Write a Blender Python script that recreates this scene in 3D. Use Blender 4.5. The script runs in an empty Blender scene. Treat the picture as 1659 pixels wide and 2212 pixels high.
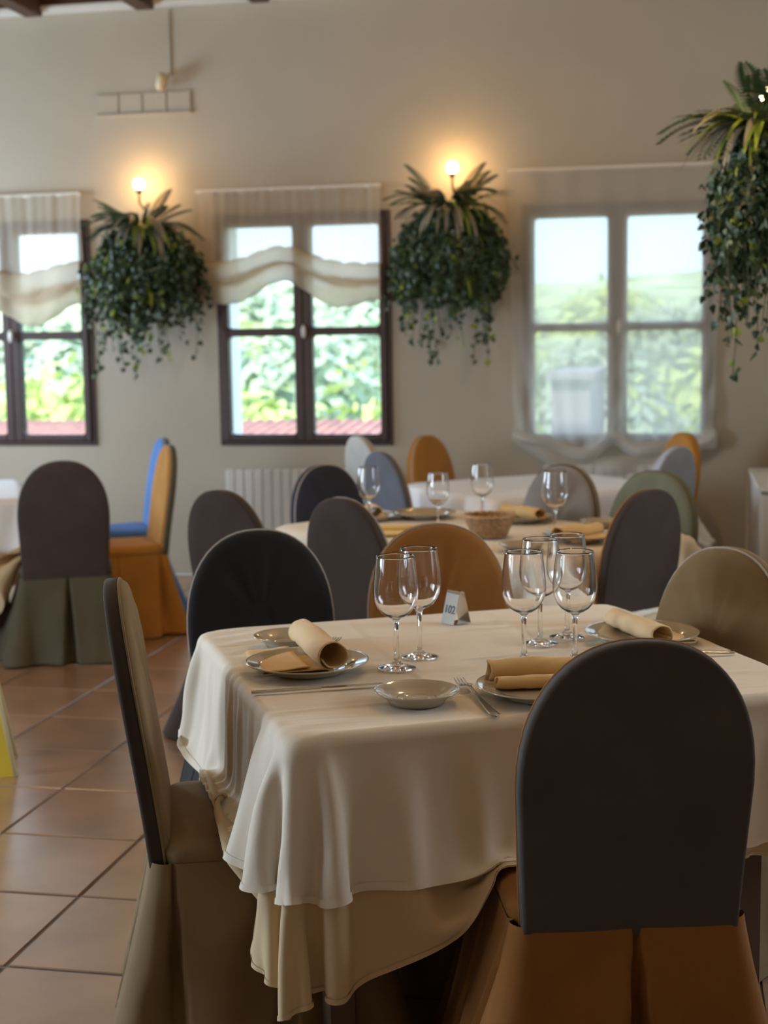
import bpy, math, random
import numpy as np
from mathutils import Vector, Matrix, noise
from math import sin, cos, pi, radians, sqrt, atan2, hypot, exp

C = bpy.context.scene.collection
random.seed(7)
rng = np.random.default_rng(7)

# ------------------------------------------------------------------ camera
F = 3120.0; CX, CY = 829.5, 1106.0; H = 1.52
YAW, PITCH, ROLL = radians(11.5), math.atan(371 / F), 0.015
FW = np.array([-sin(YAW) * cos(PITCH), cos(YAW) * cos(PITCH), -sin(PITCH)])
_r = np.array([cos(YAW), sin(YAW), 0.0]); _u = np.cross(_r, FW)
RT = _r * cos(ROLL) - _u * sin(ROLL); UP = _u * cos(ROLL) + _r * sin(ROLL)
EYE = np.array([0, 0, H])
cam = bpy.data.cameras.new('camera'); co = bpy.data.objects.new('camera', cam); C.objects.link(co)
co.matrix_world = Matrix(((RT[0], UP[0], -FW[0], 0), (RT[1], UP[1], -FW[1], 0), (RT[2], UP[2], -FW[2], H), (0, 0, 0, 1)))
cam.sensor_fit = 'VERTICAL'; cam.sensor_height = 36; cam.sensor_width = 27
cam.lens = F / 2212 * 36; cam.clip_start = 0.05; cam.clip_end = 600
cam.dof.use_dof = True; cam.dof.focus_distance = 2.95; cam.dof.aperture_fstop = 3.7
bpy.context.scene.camera = co

def at(px, py, z):            # a pixel of the 1659x2212 photo -> point at height z
    d = FW + RT * (px - CX) / F - UP * (py - CY) / F
    p = EYE + d * ((z - H) / d[2]); return (float(p[0]), float(p[1]))
def aty(px, py, y):
    d = FW + RT * (px - CX) / F - UP * (py - CY) / F
    p = EYE + d * (y / d[1]); return (float(p[0]), float(p[2]))

# ------------------------------------------------------------------ world, lights, exposure
sc = bpy.context.scene
sc.view_settings.view_transform = 'Standard'; sc.view_settings.look = 'None'
sc.view_settings.gamma = 1; sc.view_settings.use_curve_mapping = False
sc.view_settings.exposure = 0.65
sc.cycles.use_denoising = True
sc.cycles.max_bounces = 14; sc.cycles.transmission_bounces = 12; sc.cycles.transparent_max_bounces = 16
sc.cycles.diffuse_bounces = 5; sc.cycles.glossy_bounces = 5
sc.cycles.sample_clamp_indirect = 6
sc.cycles.blur_glossy = 0.5
w = bpy.data.worlds.new('sky'); sc.world = w; w.use_nodes = True
nt = w.node_tree; nt.nodes.clear()
o_ = nt.nodes.new('ShaderNodeOutputWorld'); b_ = nt.nodes.new('ShaderNodeBackground')
tc = nt.nodes.new('ShaderNodeTexCoord'); sp = nt.nodes.new('ShaderNodeSeparateXYZ'); cr = nt.nodes.new('ShaderNodeValToRGB')
nt.links.new(tc.outputs['Generated'], sp.inputs[0]); nt.links.new(sp.outputs['Z'], cr.inputs[0])
cr.color_ramp.elements[0].position = 0.0; cr.color_ramp.elements[0].color = (0.62, 0.82, 1.0, 1)
cr.color_ramp.elements[1].position = 0.7; cr.color_ramp.elements[1].color = (0.42, 0.66, 1.0, 1)
nt.links.new(cr.outputs[0], b_.inputs[0]); b_.inputs[1].default_value = 2.6
nt.links.new(b_.outputs[0], o_.inputs[0])

def light(name, kind, loc, energy, color, **k):
    l = bpy.data.lights.new(name, kind); l.energy = energy; l.color = color
    for a, v in k.items():
        if a not in ('rot', 'portal'): setattr(l, a, v)
    o = bpy.data.objects.new(name, l); o.location = loc; C.objects.link(o)
    if 'rot' in k: o.rotation_euler = k['rot']
    if k.get('portal'): l.cycles.is_portal = True
    return o
SUN = light('sun', 'SUN', (0, 0, 20), 7, (1.0, 0.95, 0.85), angle=0.02, rot=(radians(48), 0, radians(-25)))
# daylight through the windows of the left wall (out of the picture)
for yy, e_ in ((.45, 14), (2.35, 120), (7.65, 80)):
    light('daylight_and_fill', 'AREA', (-6.45, yy, 1.8), e_, (0.70, 0.85, 1.0), shape='RECTANGLE', size=1.4, size_y=1.5, rot=(0, radians(-90), 0))
light('daylight_and_fill', 'AREA', (2.85, 4.5, 1.95), 34, (0.80, 0.89, 1.0), shape='RECTANGLE', size=1.3, size_y=1.5, rot=(0, radians(90), 0))  # unseen fill light added to brighten the right side, no known window
# bulbs of the ceiling pendants, above the picture
for (lx, ly, e) in ((-2.9, 5.9, 14), (-0.4, 5.6, 26), (-3.4, 3.4, 8), (0.3, 3.2, 10)):
    light('pendant_bulb_light', 'POINT', (lx, ly, 3.05), e, (1.0, 0.68, 0.36), shadow_soft_size=0.05)

# ------------------------------------------------------------------ materials
def srgb(r, g, b):
    f = lambda c: (c / 255 / 12.92) if c / 255 <= 0.04045 else ((c / 255 + 0.055) / 1.055) ** 2.4
    return (f(r), f(g), f(b), 1)
def mat(name, col, rough=0.7, metal=0.0, var=0.0, vscale=8.0, bump=0.0, bscale=60.0, sheen=0.0, coord='Object',
        trans=0.0, objvar=0.0, spec=0.5, weave=0.0, stretch=None, coat=0.0, translucent=0.0):
    m = bpy.data.materials.new(name); m.use_nodes = True
    nt = m.node_tree; N = nt.nodes; L = nt.links
    p = N['Principled BSDF']; out = N['Material Output']
    col = tuple(col) if len(col) == 4 else (*col, 1)
    p.inputs['Roughness'].default_value = rough; p.inputs['Metallic'].default_value = metal
    p.inputs['Specular IOR Level'].default_value = spec
    if coat: p.inputs['Coat Weight'].default_value = coat; p.inputs['Coat IOR'].default_value = 1.5 if rough < .2 else 1.85; p.inputs['Coat Roughness'].default_value = 0.05 if rough < .2 else .22
    if sheen:
        p.inputs['Sheen Weight'].default_value = sheen; p.inputs['Sheen Roughness'].default_value = 0.4
        p.inputs['Sheen Tint'].default_value = (1, 0.95, 0.9, 1)
    if trans: p.inputs['Transmission Weight'].default_value = trans
    tc = N.new('ShaderNodeTexCoord'); src = tc.outputs[coord]
    if stretch:
        mp = N.new('ShaderNodeMapping'); mp.inputs['Scale'].default_value = stretch
        L.new(src, mp.inputs[0]); src = mp.outputs[0]
    last = None
    if var:
        n = N.new('ShaderNodeTexNoise'); n.inputs['Scale'].default_value = vscale; n.inputs['Detail'].default_value = 5
        L.new(src, n.inputs['Vector'])
        r = N.new('ShaderNodeMapRange'); r.inputs[1].default_value = 0.3; r.inputs[2].default_value = 0.7
        r.inputs[3].default_value = 1 - var; r.inputs[4].default_value = 1 + var
        L.new(n.outputs['Fac'], r.inputs[0]); last = r.outputs[0]
    if objvar:
        oi = N.new('ShaderNodeObjectInfo'); r2 = N.new('ShaderNodeMapRange')
        r2.inputs[3].default_value = 1 - objvar; r2.inputs[4].default_value = 1 + objvar
        L.new(oi.outputs['Random'], r2.inputs[0])
        if last:
            mm = N.new('ShaderNodeMath'); mm.operation = 'MULTIPLY'; L.new(last, mm.inputs[0]); L.new(r2.outputs[0], mm.inputs[1]); last = mm.outputs[0]
        else: last = r2.outputs[0]
    if last:
        mx = N.new('ShaderNodeVectorMath'); mx.operation = 'SCALE'; mx.inputs[0].default_value = col[:3]
        L.new(last, mx.inputs['Scale']); L.new(mx.outputs[0], p.inputs['Base Color'])
    else: p.inputs['Base Color'].default_value = col
    if bump or weave:
        bm = N.new('ShaderNodeBump'); bm.inputs['Distance'].default_value = 0.01; bm.inputs['Strength'].default_value = bump or weave
        if weave:
            wv = N.new('ShaderNodeTexNoise'); wv.inputs['Scale'].default_value = bscale; wv.inputs['Detail'].default_value = 2
        else:
            wv = N.new('ShaderNodeTexNoise'); wv.inputs['Scale'].default_value = bscale; wv.inputs['Detail'].default_value = 6
        L.new(src, wv.inputs['Vector']); L.new(wv.outputs['Fac'], bm.inputs['Height']); L.new(bm.outputs[0], p.inputs['Normal'])
    if translucent:
        t = N.new('ShaderNodeBsdfTranslucent'); t.inputs[0].default_value = col
        ms = N.new('ShaderNodeMixShader'); ms.inputs[0].default_value = translucent
        L.new(p.outputs[0], ms.inputs[1]); L.new(t.outputs[0], ms.inputs[2]); L.new(ms.outputs[0], out.inputs[0])
    return m

M = {}
M['plaster'] = mat('wall_plaster', (0.45, 0.405, 0.325), 0.85, var=0.05, vscale=1.3, bump=0.18, bscale=14)
M['plaster_out'] = mat('outside_plaster', (0.85, 0.85, 0.83), 0.9)
M['ceiling'] = mat('ceiling_paint', (0.42, 0.31, 0.20), 0.9)
M['beam'] = mat('beam_wood', (0.085, 0.04, 0.025), 0.6, var=0.3, vscale=6, stretch=(1, 10, 10), bump=0.2, bscale=20)
M['frame'] = mat('window_wood_paint', (0.062, 0.035, 0.032), 0.45, var=0.1, vscale=10)
M['pane_rubber'] = mat('glazing_bead', (0.04, 0.03, 0.03), 0.6)
M['white_enamel'] = mat('white_enamel', (0.72, 0.71, 0.68), 0.35)
M['off_white'] = mat('radiator_enamel', (0.60, 0.585, 0.56), 0.4)
M['grout'] = mat('floor_grout', (0.15, 0.13, 0.12), 0.55, var=0.2, vscale=10)
M['tile'] = mat('terracotta_tile', (0.325, 0.19, 0.115), 0.28, var=0.20, vscale=3.5, bump=0.06, bscale=9, objvar=0.10, spec=0.6, coat=0.8)
M['cloth'] = mat('cream_table_linen', (0.82, 0.74, 0.61), 0.7, sheen=0.15, bump=0.32, bscale=1.0, stretch=(5, 26, 5), translucent=0.12)
M['undercloth'] = mat('sand_table_linen', (0.66, 0.50, 0.30), 0.8, sheen=0.15, weave=0.05, bscale=900, translucent=0.08)
M['bluecloth'] = mat('white_table_linen', (0.84, 0.86, 0.90), 0.7, weave=0.04, bscale=600)
M['ceramic'] = mat('stoneware_glaze', (0.43, 0.365, 0.265), 0.12, spec=0.6, coat=0.5)
M['napkin'] = mat('ochre_napkin_linen', (0.74, 0.49, 0.20), 0.8, sheen=0.2, var=0.04, vscale=20, weave=0.08, bscale=1200, translucent=0.08)
M['napkin_y'] = mat('yellow_napkin_linen', (0.80, 0.60, 0.22), 0.8, sheen=0.2)
M['napkin_pale'] = mat('buff_and_lit_napkin_linen', (0.80, 0.59, 0.33), 0.8, sheen=0.2, weave=0.08, bscale=1200, translucent=0.08)
M['steel'] = mat('polished_steel', (0.62, 0.60, 0.57), 0.16, metal=1.0)
M['ink'] = mat('black_print', (0.02, 0.02, 0.02), 0.5)
M['wicker'] = mat('wicker', (0.42, 0.25, 0.12), 0.65, var=0.3, vscale=60)
M['table_wood'] = mat('table_wood', (0.10, 0.06, 0.035), 0.5, var=0.2, vscale=5)
M['dark_metal'] = mat('dark_iron', (0.05, 0.04, 0.035), 0.5, metal=0.6)
M['sign_yellow'] = mat('yellow_plastic', (0.74, 0.58, 0.06), 0.45)
M['sign_edge'] = mat('pale_plastic_edge', (0.70, 0.62, 0.36), 0.5)
M['pot'] = mat('dark_basket', (0.03, 0.025, 0.015), 0.8)
M['leaf_dark'] = mat('ivy_leaf_dark', (0.035, 0.070, 0.030), 0.45, objvar=0.35, var=0.35, vscale=9, translucent=0.15)
M['leaf_grey'] = mat('ivy_leaf_greyed', (0.14, 0.19, 0.13), 0.5, objvar=0.2, var=0.3, vscale=9, translucent=0.15)
M['leaf_lime'] = mat('lime_leaf', (0.30, 0.38, 0.05), 0.5, objvar=0.25, translucent=0.3)
M['leaf_fern'] = mat('fern_leaf', (0.060, 0.095, 0.040), 0.5, objvar=0.25, translucent=0.15)
M['leaf_stripe'] = mat('striped_blade', (0.34, 0.31, 0.23), 0.5, objvar=0.25, translucent=0.15)
M['stem'] = mat('vine_stem', (0.08, 0.09, 0.04), 0.6)
M['beige_plastic'] = mat('beige_plastic', (0.55, 0.47, 0.30), 0.4)
M['grass'] = mat('hill_grass', (0.36, 0.42, 0.22), 1.0, var=0.45, vscale=0.35)
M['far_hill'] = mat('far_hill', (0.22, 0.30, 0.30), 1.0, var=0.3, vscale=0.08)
M['bush'] = mat('bush_leaves', (0.50, 0.58, 0.20), 0.9, var=0.35, vscale=1.5, translucent=0.2)
M['bush_blue'] = mat('olive_tree_leaves', (0.33, 0.40, 0.28), 0.9, var=0.35, vscale=1.2, translucent=0.2)
M['roof_tile'] = mat('outside_roof_tile', (0.50, 0.20, 0.14), 0.9, var=0.25, vscale=6)
M['grey_plaster'] = mat('shed_plaster', (0.22, 0.21, 0.22), 0.9)

def fabric(name, col, sheen=0.06):
    return mat(name, col, 0.85, var=0.10, vscale=7, spec=0.25, sheen=sheen, weave=0.10, bscale=900)
FB = dict(
    greybrown=fabric('grey_brown_cover', (0.072, 0.060, 0.050)),
    brown=fabric('dark_brown_cover', (0.046, 0.031, 0.024)),
    black=fabric('black_cover', (0.014, 0.014, 0.015)),
    orange=fabric('burnt_orange_cover', (0.26, 0.105, 0.022)),
    amber=fabric('amber_cover', (0.42, 0.19, 0.035)),
    tan=fabric('tan_cover', (0.205, 0.138, 0.066)),
    olive=fabric('olive_cover', (0.105, 0.094, 0.060)),
    navy=fabric('navy_cover', (0.028, 0.034, 0.055)),
    slate=fabric('slate_cover', (0.12, 0.125, 0.15)),
    grey=fabric('grey_cover', (0.22, 0.20, 0.185)),
    cream=fabric('cream_cover', (0.50, 0.48, 0.44)),
    green=fabric('sage_green_cover', (0.15, 0.165, 0.115)),
    blue=fabric('bright_blue_cover', (0.09, 0.20, 0.46)),
    paleblue=fabric('pale_blue_cover', (0.42, 0.48, 0.60)),
    mauve=fabric('mauve_brown_cover', (0.070, 0.052, 0.048)),
    pipe=fabric('pale_piping', (0.42, 0.38, 0.34)),
    sand=fabric('sand_cover', (0.30, 0.26, 0.20)),
)
def glass_mat():
    m = bpy.data.materials.new('clear_glass'); m.use_nodes = True
    nt = m.node_tree; p = nt.nodes['Principled BSDF']
    p.inputs['Base Color'].default_value = (1, 1, 1, 1); p.inputs['Roughness'].default_value = 0.0
    p.inputs['Transmission Weight'].default_value = 1.0; p.inputs['IOR'].default_value = 1.47
    return m
M['glass'] = glass_mat()
def pane_mat():
    m = bpy.data.materials.new('window_glass'); m.use_nodes = True
    nt = m.node_tree; N = nt.nodes; L = nt.links; N.remove(N['Principled BSDF'])
    t = N.new('ShaderNodeBsdfTransparent'); t.inputs[0].default_value = (0.97, 0.985, 0.98, 1)
    g = N.new('ShaderNodeBsdfGlossy'); g.inputs['Roughness'].default_value = 0.03
    f = N.new('ShaderNodeFresnel'); f.inputs[0].default_value = 1.45
    ms = N.new('ShaderNodeMixShader'); L.new(f.outputs[0], ms.inputs[0]); L.new(t.outputs[0], ms.inputs[1]); L.new(g.outputs[0], ms.inputs[2])
    L.new(ms.outputs[0], N['Material Output'].inputs[0]); return m
M['pane'] = pane_mat()
def sheer_mat(name, col, tr):
    m = bpy.data.materials.new(name); m.use_nodes = True
    nt = m.node_tree; N = nt.nodes; L = nt.links; N.remove(N['Principled BSDF'])
    t = N.new('ShaderNodeBsdfTransparent'); t.inputs[0].default_value = (1, 1, 1, 1)
    d = N.new('ShaderNodeBsdfDiffuse'); d.inputs[0].default_value = (*col, 1)
    q = N.new('ShaderNodeBsdfTranslucent'); q.inputs[0].default_value = (*col, 1)
    a = N.new('ShaderNodeMixShader'); a.inputs[0].default_value = 0.55; L.new(d.outputs[0], a.inputs[1]); L.new(q.outputs[0], a.inputs[2])
    b = N.new('ShaderNodeMixShader'); b.inputs[0].default_value = tr; L.new(a.outputs[0], b.inputs[1]); L.new(t.outputs[0], b.inputs[2])
    L.new(b.outputs[0], N['Material Output'].inputs[0]); return m
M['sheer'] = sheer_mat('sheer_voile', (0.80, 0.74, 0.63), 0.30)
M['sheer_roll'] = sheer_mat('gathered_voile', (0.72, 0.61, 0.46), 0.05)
M['sheer_long'] = sheer_mat('long_voile', (0.82, 0.80, 0.75), 0.28)
def glow(name, col, s):
    m = bpy.data.materials.new(name); m.use_nodes = True; p = m.node_tree.nodes['Principled BSDF']
    p.inputs['Emission Color'].default_value = (*col, 1); p.inputs['Emission Strength'].default_value = s; return m
M['bulb'] = glow('lit_bulb', (1.0, 0.58, 0.22), 75); M['bulb_dim'] = glow('lit_candle_bulb', (1.0, 0.66, 0.30), 25)

# ------------------------------------------------------------------ helpers
class MB:
    def __init__(s): s.v = []; s.f = []
    def add(s, vs, fs):
        b = len(s.v); s.v += [tuple(map(float, p)) for p in vs]; s.f += [tuple(i + b for i in f) for f in fs]
        return s
    def box(s, x0, x1, y0, y1, z0, z1, bev=0.0):
        if bev:
            X = (x0, x1); Y = (y0, y1); Z = (z0, z1); vs = []; idx = {}
            for i in (0, 1):
                for j in (0, 1):
                    for k in (0, 1):
                        sx = 1 if i == 0 else -1; sy = 1 if j == 0 else -1; sz = 1 if k == 0 else -1
                        for a, d in enumerate(((0, sy, sz), (sx, 0, sz), (sx, sy, 0))):
                            idx[i, j, k, a] = len(vs); vs.append((X[i] + d[0] * bev, Y[j] + d[1] * bev, Z[k] + d[2] * bev))
            fs = []
            q = lambda a, *c: fs.append(tuple(idx[(*p, a)] for p in c))
            for i in (0, 1):
                q(0, *(((i, 0, 0), (i, 0, 1), (i, 1, 1), (i, 1, 0)) if i == 0 else ((i, 0, 0), (i, 1, 0), (i, 1, 1), (i, 0, 1))))
                q(1, *(((0, i, 0), (1, i, 0), (1, i, 1), (0, i, 1)) if i == 0 else ((0, i, 0), (0, i, 1), (1, i, 1), (1, i, 0))))
                q(2, *(((0, 0, i), (0, 1, i), (1, 1, i), (1, 0, i)) if i == 0 else ((0, 0, i), (1, 0, i), (1, 1, i), (0, 1, i))))
            for j in (0, 1):
                for k in (0, 1):
                    fs.append((idx[0, j, k, 1], idx[1, j, k, 1], idx[1, j, k, 2], idx[0, j, k, 2]))
                    fs.append((idx[j, 0, k, 0], idx[j, 1, k, 0], idx[j, 1, k, 2], idx[j, 0, k, 2]))
                    fs.append((idx[j, k, 0, 0], idx[j, k, 1, 0], idx[j, k, 1, 1], idx[j, k, 0, 1]))
            for key in [(i, j, k) for i in (0, 1) for j in (0, 1) for k in (0, 1)]:
                fs.append(tuple(idx[(*key, a)] for a in (0, 1, 2)))
            return s.add(vs, fs)
        vs = [(x, y, z) for x in (x0, x1) for y in (y0, y1) for z in (z0, z1)]
        return s.add(vs, [(0, 1, 3, 2), (4, 6, 7, 5), (0, 4, 5, 1), (2, 3, 7, 6), (0, 2, 6, 4), (1, 5, 7, 3)])
    def lathe(s, prof, n=32, c=(0, 0, 0), close=False):
        vs = []; fs = []
        for (r, z) in prof:
            for k in range(n):
                a = 2 * pi * k / n; vs.append((c[0] + r * cos(a), c[1] + r * sin(a), c[2] + z))
        m = len(prof); R = m if close else m - 1
        for i in range(R):
            for k in range(n):
                a = i * n + k; b = i * n + (k + 1) % n; c2 = ((i + 1) % m) * n + (k + 1) % n; d = ((i + 1) % m) * n + k
                fs.append((a, b, c2, d))
        return s.add(vs, fs)
    def tube(s, pts, r, n=8, close=False, cap=True):
        P = [Vector(p) for p in pts]; m = len(P); vs = []; fs = []
        nrm = None
        for i, p in enumerate(P):
            a = P[(i - 1) % m] if (close or i > 0) else P[0]; b = P[(i + 1) % m] if (close or i < m - 1) else P[-1]
            t = (b - a); t = t.normalized() if t.length > 1e-9 else Vector((0, 0, 1))
            if nrm is None:
                nrm = t.orthogonal().normalized()
            nrm = (nrm - t * nrm.dot(t)); nrm = nrm.normalized() if nrm.length > 1e-6 else t.orthogonal().normalized()
            bi = t.cross(nrm); rr = r[i] if isinstance(r, (list, tuple)) else r
            for k in range(n):
                q = 2 * pi * k / n; vs.append(p + (nrm * cos(q) + bi * sin(q)) * rr)
        for i in range(m if close else m - 1):
            for k in range(n):
                fs.append((i * n + k, i * n + (k + 1) % n, ((i + 1) % m) * n + (k + 1) % n, ((i + 1) % m) * n + k))
        if cap and not close:
            fs.append(tuple(range(n))[::-1]); fs.append(tuple((m - 1) * n + k for k in range(n)))
        return s.add(vs, fs)
    def grid(s, P, closed_u=False):       # P[i][j]
        n = len(P); m = len(P[0]); vs = [p for row in P for p in row]; fs = []
        for i in range(n if closed_u else n - 1):
            for j in range(m - 1):
                i2 = (i + 1) % n
                fs.append((i * m + j, i2 * m + j, i2 * m + j + 1, i * m + j + 1))
        return s.add(vs, fs)
    def mesh(s, name, m=None, smooth=True, fix=True):
        me = bpy.data.meshes.new(name); me.from_pydata(s.v, [], s.f)
        if fix:
            import bmesh
            bm = bmesh.new(); bm.from_mesh(me); bmesh.ops.recalc_face_normals(bm, faces=bm.faces); bm.to_mesh(me); bm.free()
        if smooth: me.polygons.foreach_set('use_smooth', [True] * len(me.polygons))
        me.materials.append(m); me.update(); return me
    def build(s, name, m, parent=None, smooth=False, fix=True):
        return link(name, s.mesh(name, m, smooth, fix), parent)

def link(name, me, parent=None, m=None):
    o = bpy.data.objects.new(name, me); C.objects.link(o)
    if parent: o.parent = parent
    if m is not None:
        o.material_slots[0].link = 'OBJECT'; o.material_slots[0].material = m
    return o
def thing(name, label, cat, loc=(0, 0, 0), rz=0.0, group=None):
    o = bpy.data.objects.new(name, None); C.objects.link(o); o.empty_display_size = 0.1
    o.location = loc; o.rotation_euler = (0, 0, rz); o['label'] = label; o['category'] = cat
    if group: o['group'] = group
    return o
def struct(o): o['kind'] = 'structure'; return o
def holder(name, loc=(0, 0, 0)):
    o = bpy.data.objects.new(name, None); C.objects.link(o); o.location = loc; o['kind'] = 'structure'; return o

# ------------------------------------------------------------------ the room
WY = 9.0                                    # inner face of the window wall
ZC = 3.75
WZ0, WZ1 = 0.856, 2.33
WIN = [(-4.905, -3.762), (-2.906, -1.763), (-0.938, 0.218)]
XL, XR, YB = -6.2, 2.6, -2.6
def wall_with_holes(name, x0, x1, z0, z1, holes, y0, y1, m):
    b = MB(); xs = sorted({x0, x1, *[h[0] for h in holes], *[h[1] for h in holes]})
    for a, c in zip(xs, xs[1:]):
        h = [h for h in holes if h[0] <= a + 1e-6 and c <= h[1] + 1e-6]
        if h: b.box(a, c, y0, y1, z0, h[0][2]); b.box(a, c, y0, y1, h[0][3], z1)
        else: b.box(a, c, y0, y1, z0, z1)
    return struct(b.build(name, m))
wall_with_holes('wall_back', XL - .3, XR + .3, 0, ZC, [(a + .03, c - .03, WZ0 + .03, WZ1 - .03) for a, c in WIN], WY, WY + .30, M['plaster'])
# left wall with three daylight openings
b = MB()
ys = [YB, -.3, 1.2, 1.6, 3.1, 6.9, 8.4, WY]
for i, (a, c) in enumerate(zip(ys, ys[1:])):
    if i % 2: b.box(XL - .2, XL, a, c, 0, 1.05); b.box(XL - .2, XL, a, c, 2.55, ZC)
    else: b.box(XL - .2, XL, a, c, 0, ZC)
struct(b.build('wall_left', M['plaster']))
struct(MB().box(XL - .2, XR + .2, YB - .2, YB, 0, ZC).build('wall_front', M['ceiling']))
struct(MB().box(XR, XR + .2, YB, 3.85, 0, ZC).box(XR, XR + .2, 5.15, 5.2, 0, ZC).box(XR, XR + .2, 3.85, 5.15, 0, 1.2).box(XR, XR + .2, 3.85, 5.15, 2.65, ZC).build('wall_right', M['plaster']))  # unseen opening added to let the right fill light in
struct(MB().box(0.56, XR + .2, 5.2, WY, 0, ZC).build('wall_right_return', M['plaster']))
struct(MB().box(XL - .2, XR + .2, YB - .2, WY + .3, ZC, ZC + .1).build('ceiling', M['ceiling']))
# wall plate and rafters under the ceiling, pale lip below
bp = struct(MB().box(XL, 0.56, WY - .10, WY, 3.66, ZC, .006).build('ceiling_beam', M['beam']))
struct(MB().box(XL, 0.56, WY - .13, WY - .001, 3.63, 3.66, .004).build('trim_1', M['white_enamel']))
for i, x in enumerate(np.arange(-5.6, 0.5, 0.75)):
    struct(MB().box(x, x + .12, 5.0, WY - .1, 3.60, ZC, .006).build('ceiling_rafter', M['beam']))

# floor: a grout bed and separate terracotta tiles
TS = 0.4545
floor = struct(MB().box(XL, XR, YB, WY, -.05, -.004).build('floor', M['grout']))
tb = MB().box(-TS / 2 + .0055, TS / 2 - .0055, -TS / 2 + .0055, TS / 2 - .0055, -.02, 0, .0025).mesh('tile', M['tile'], False)
far = MB()
i0 = 0
for i in range(-12, 12):
    for j in range(-14, 15):
        cx = -1.613 + TS * (i + .5); cy = 3.153 + TS * (j + .5)
        if cx - TS / 2 < XL - .3 or cx + TS / 2 > XR + .3 or cy - TS / 2 < YB - .3 or cy + TS / 2 > WY + .3: continue
        if -4.4 < cx < -0.3 and 2.0 < cy < 8.4:
            t = link('tile', tb, floor); t.location = (cx, cy, random.uniform(-.0008, .0008))
            t.rotation_euler = (random.uniform(-.0015, .0015), random.uniform(-.0015, .0015), random.choice([0, 1, 2, 3]) * pi / 2)
        else:
            x0, x1 = max(cx - TS / 2, XL) + .0055, min(cx + TS / 2, XR) - .0055
            y0, y1 = max(cy - TS / 2, YB) + .0055, min(cy + TS / 2, WY) - .0055
            if x1 > x0 and y1 > y0: far.box(x0, x1, y0, y1, -.02, 0)
ft = far.build('tile_field', M['tile'], floor); ft['kind'] = 'stuff'

# windows
def make_window(n, x0, x1):
    root = holder('window_%d' % n, ((x0 + x1) / 2, WY, WZ0))
    W = x1 - x0; hw = W / 2; Hh = WZ1 - WZ0; y0, y1 = -.012, .06
    f = MB()
    fr = .028
    f.box(-hw, -hw + fr, y0, y1, 0, Hh, .004).box(hw - fr, hw, y0, y1, 0, Hh, .004)
    f.box(-hw + fr, hw - fr, y0, y1, 0, fr, .004).box(-hw + fr, hw - fr, y0, y1, Hh - fr, Hh, .004)
    f.build('window_frame', M['frame'], root)
    for s in (-1, 1):
        a, c = (-hw + fr + .002, -.001) if s < 0 else (.001, hw - fr - .002)
        z0, z1 = fr + .002, Hh - fr - .002; st = .044; mz = .70
        sb = MB(); ys0, ys1 = -.028, .045
        ci = .058
        l_, r_ = (st, ci) if s < 0 else (ci, st)
        sb.box(a, a + l_, ys0, ys1, z0, z1, .005).box(c - r_, c, ys0, ys1, z0, z1, .005)
        sb.box(a + l_, c - r_, ys0, ys1, z0, z0 + .042, .005).box(a + l_, c - r_, ys0, ys1, z1 - .055, z1, .005)
        sb.box(a + l_, c - r_, ys0, ys1, mz, mz + .052, .005)
        sash = sb.build('sash', M['frame'], root)
        for zz0, zz1 in ((z0 + .042, mz), (mz + .052, z1 - .055)):
            MB().box(a + l_, c - r_, .012, .018, zz0, zz1).build('pane', M['pane'], sash)
            # rounded glazing beads in the corners
            g = MB()
            for (gx, gz, dx, dz) in ((a + l_, zz0, 1, 1), (c - r_, zz0, -1, 1), (a + l_, zz1, 1, -1), (c - r_, zz1, -1, -1)):
                R = .022; arc = [(gx + dx * (R - R * cos(t)), gz + dz * (R - R * sin(t))) for t in np.linspace(0, pi / 2, 6)]
                ring = [(gx, gz)] + arc; k = len(ring)
                g.add([(p[0], ys0 + .006, p[1]) for p in ring] + [(p[0], ys1 - .006, p[1]) for p in ring],
                      [tuple(range(k)), tuple(range(k, 2 * k))] + [(q, (q + 1) % k, (q + 1) % k + k, q + k) for q in range(k)])
            g.build('corner_bead', M['frame'], sash)
    h = MB(); h.tube([(0.012, -.03, .735), (0.012, -.052, .735)], .010, 10)
    h.add([(0.012 + .016 * cos(t), yy, .725 + .042 * sin(t)) for yy in (-.062, -.050) for t in np.linspace(0, 2 * pi, 20, endpoint=False)],
          [tuple(range(20)), tuple(range(20, 40))] + [(k, (k + 1) % 20, (k + 1) % 20 + 20, k + 20) for k in range(20)])
    h.build('window_handle', M['white_enamel'], root, True)
    # deep outer reveal, lit white by the sky
    rv = MB(); t = .012
    X0, X1 = -hw + .03, hw - .03
    rv.box(X0 - .0, X0 + t, .062, .34, .03, Hh - .03).box(X1 - t, X1, .062, .34, .03, Hh - .03).box(X0, X1, .062, .36, .03, .03 + t)
    rv.build('outer_reveal', M['plaster_out'], root)
    light('sky_portal', 'AREA', ((x0 + x1) / 2, WY + .31, (WZ0 + WZ1) / 2), 1, (1, 1, 1), shape='RECTANGLE', size=W, size_y=Hh, rot=(radians(-90), 0, 0), portal=True)
for n, (a, c) in enumerate(WIN): make_window(n + 1, a, c)

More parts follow.
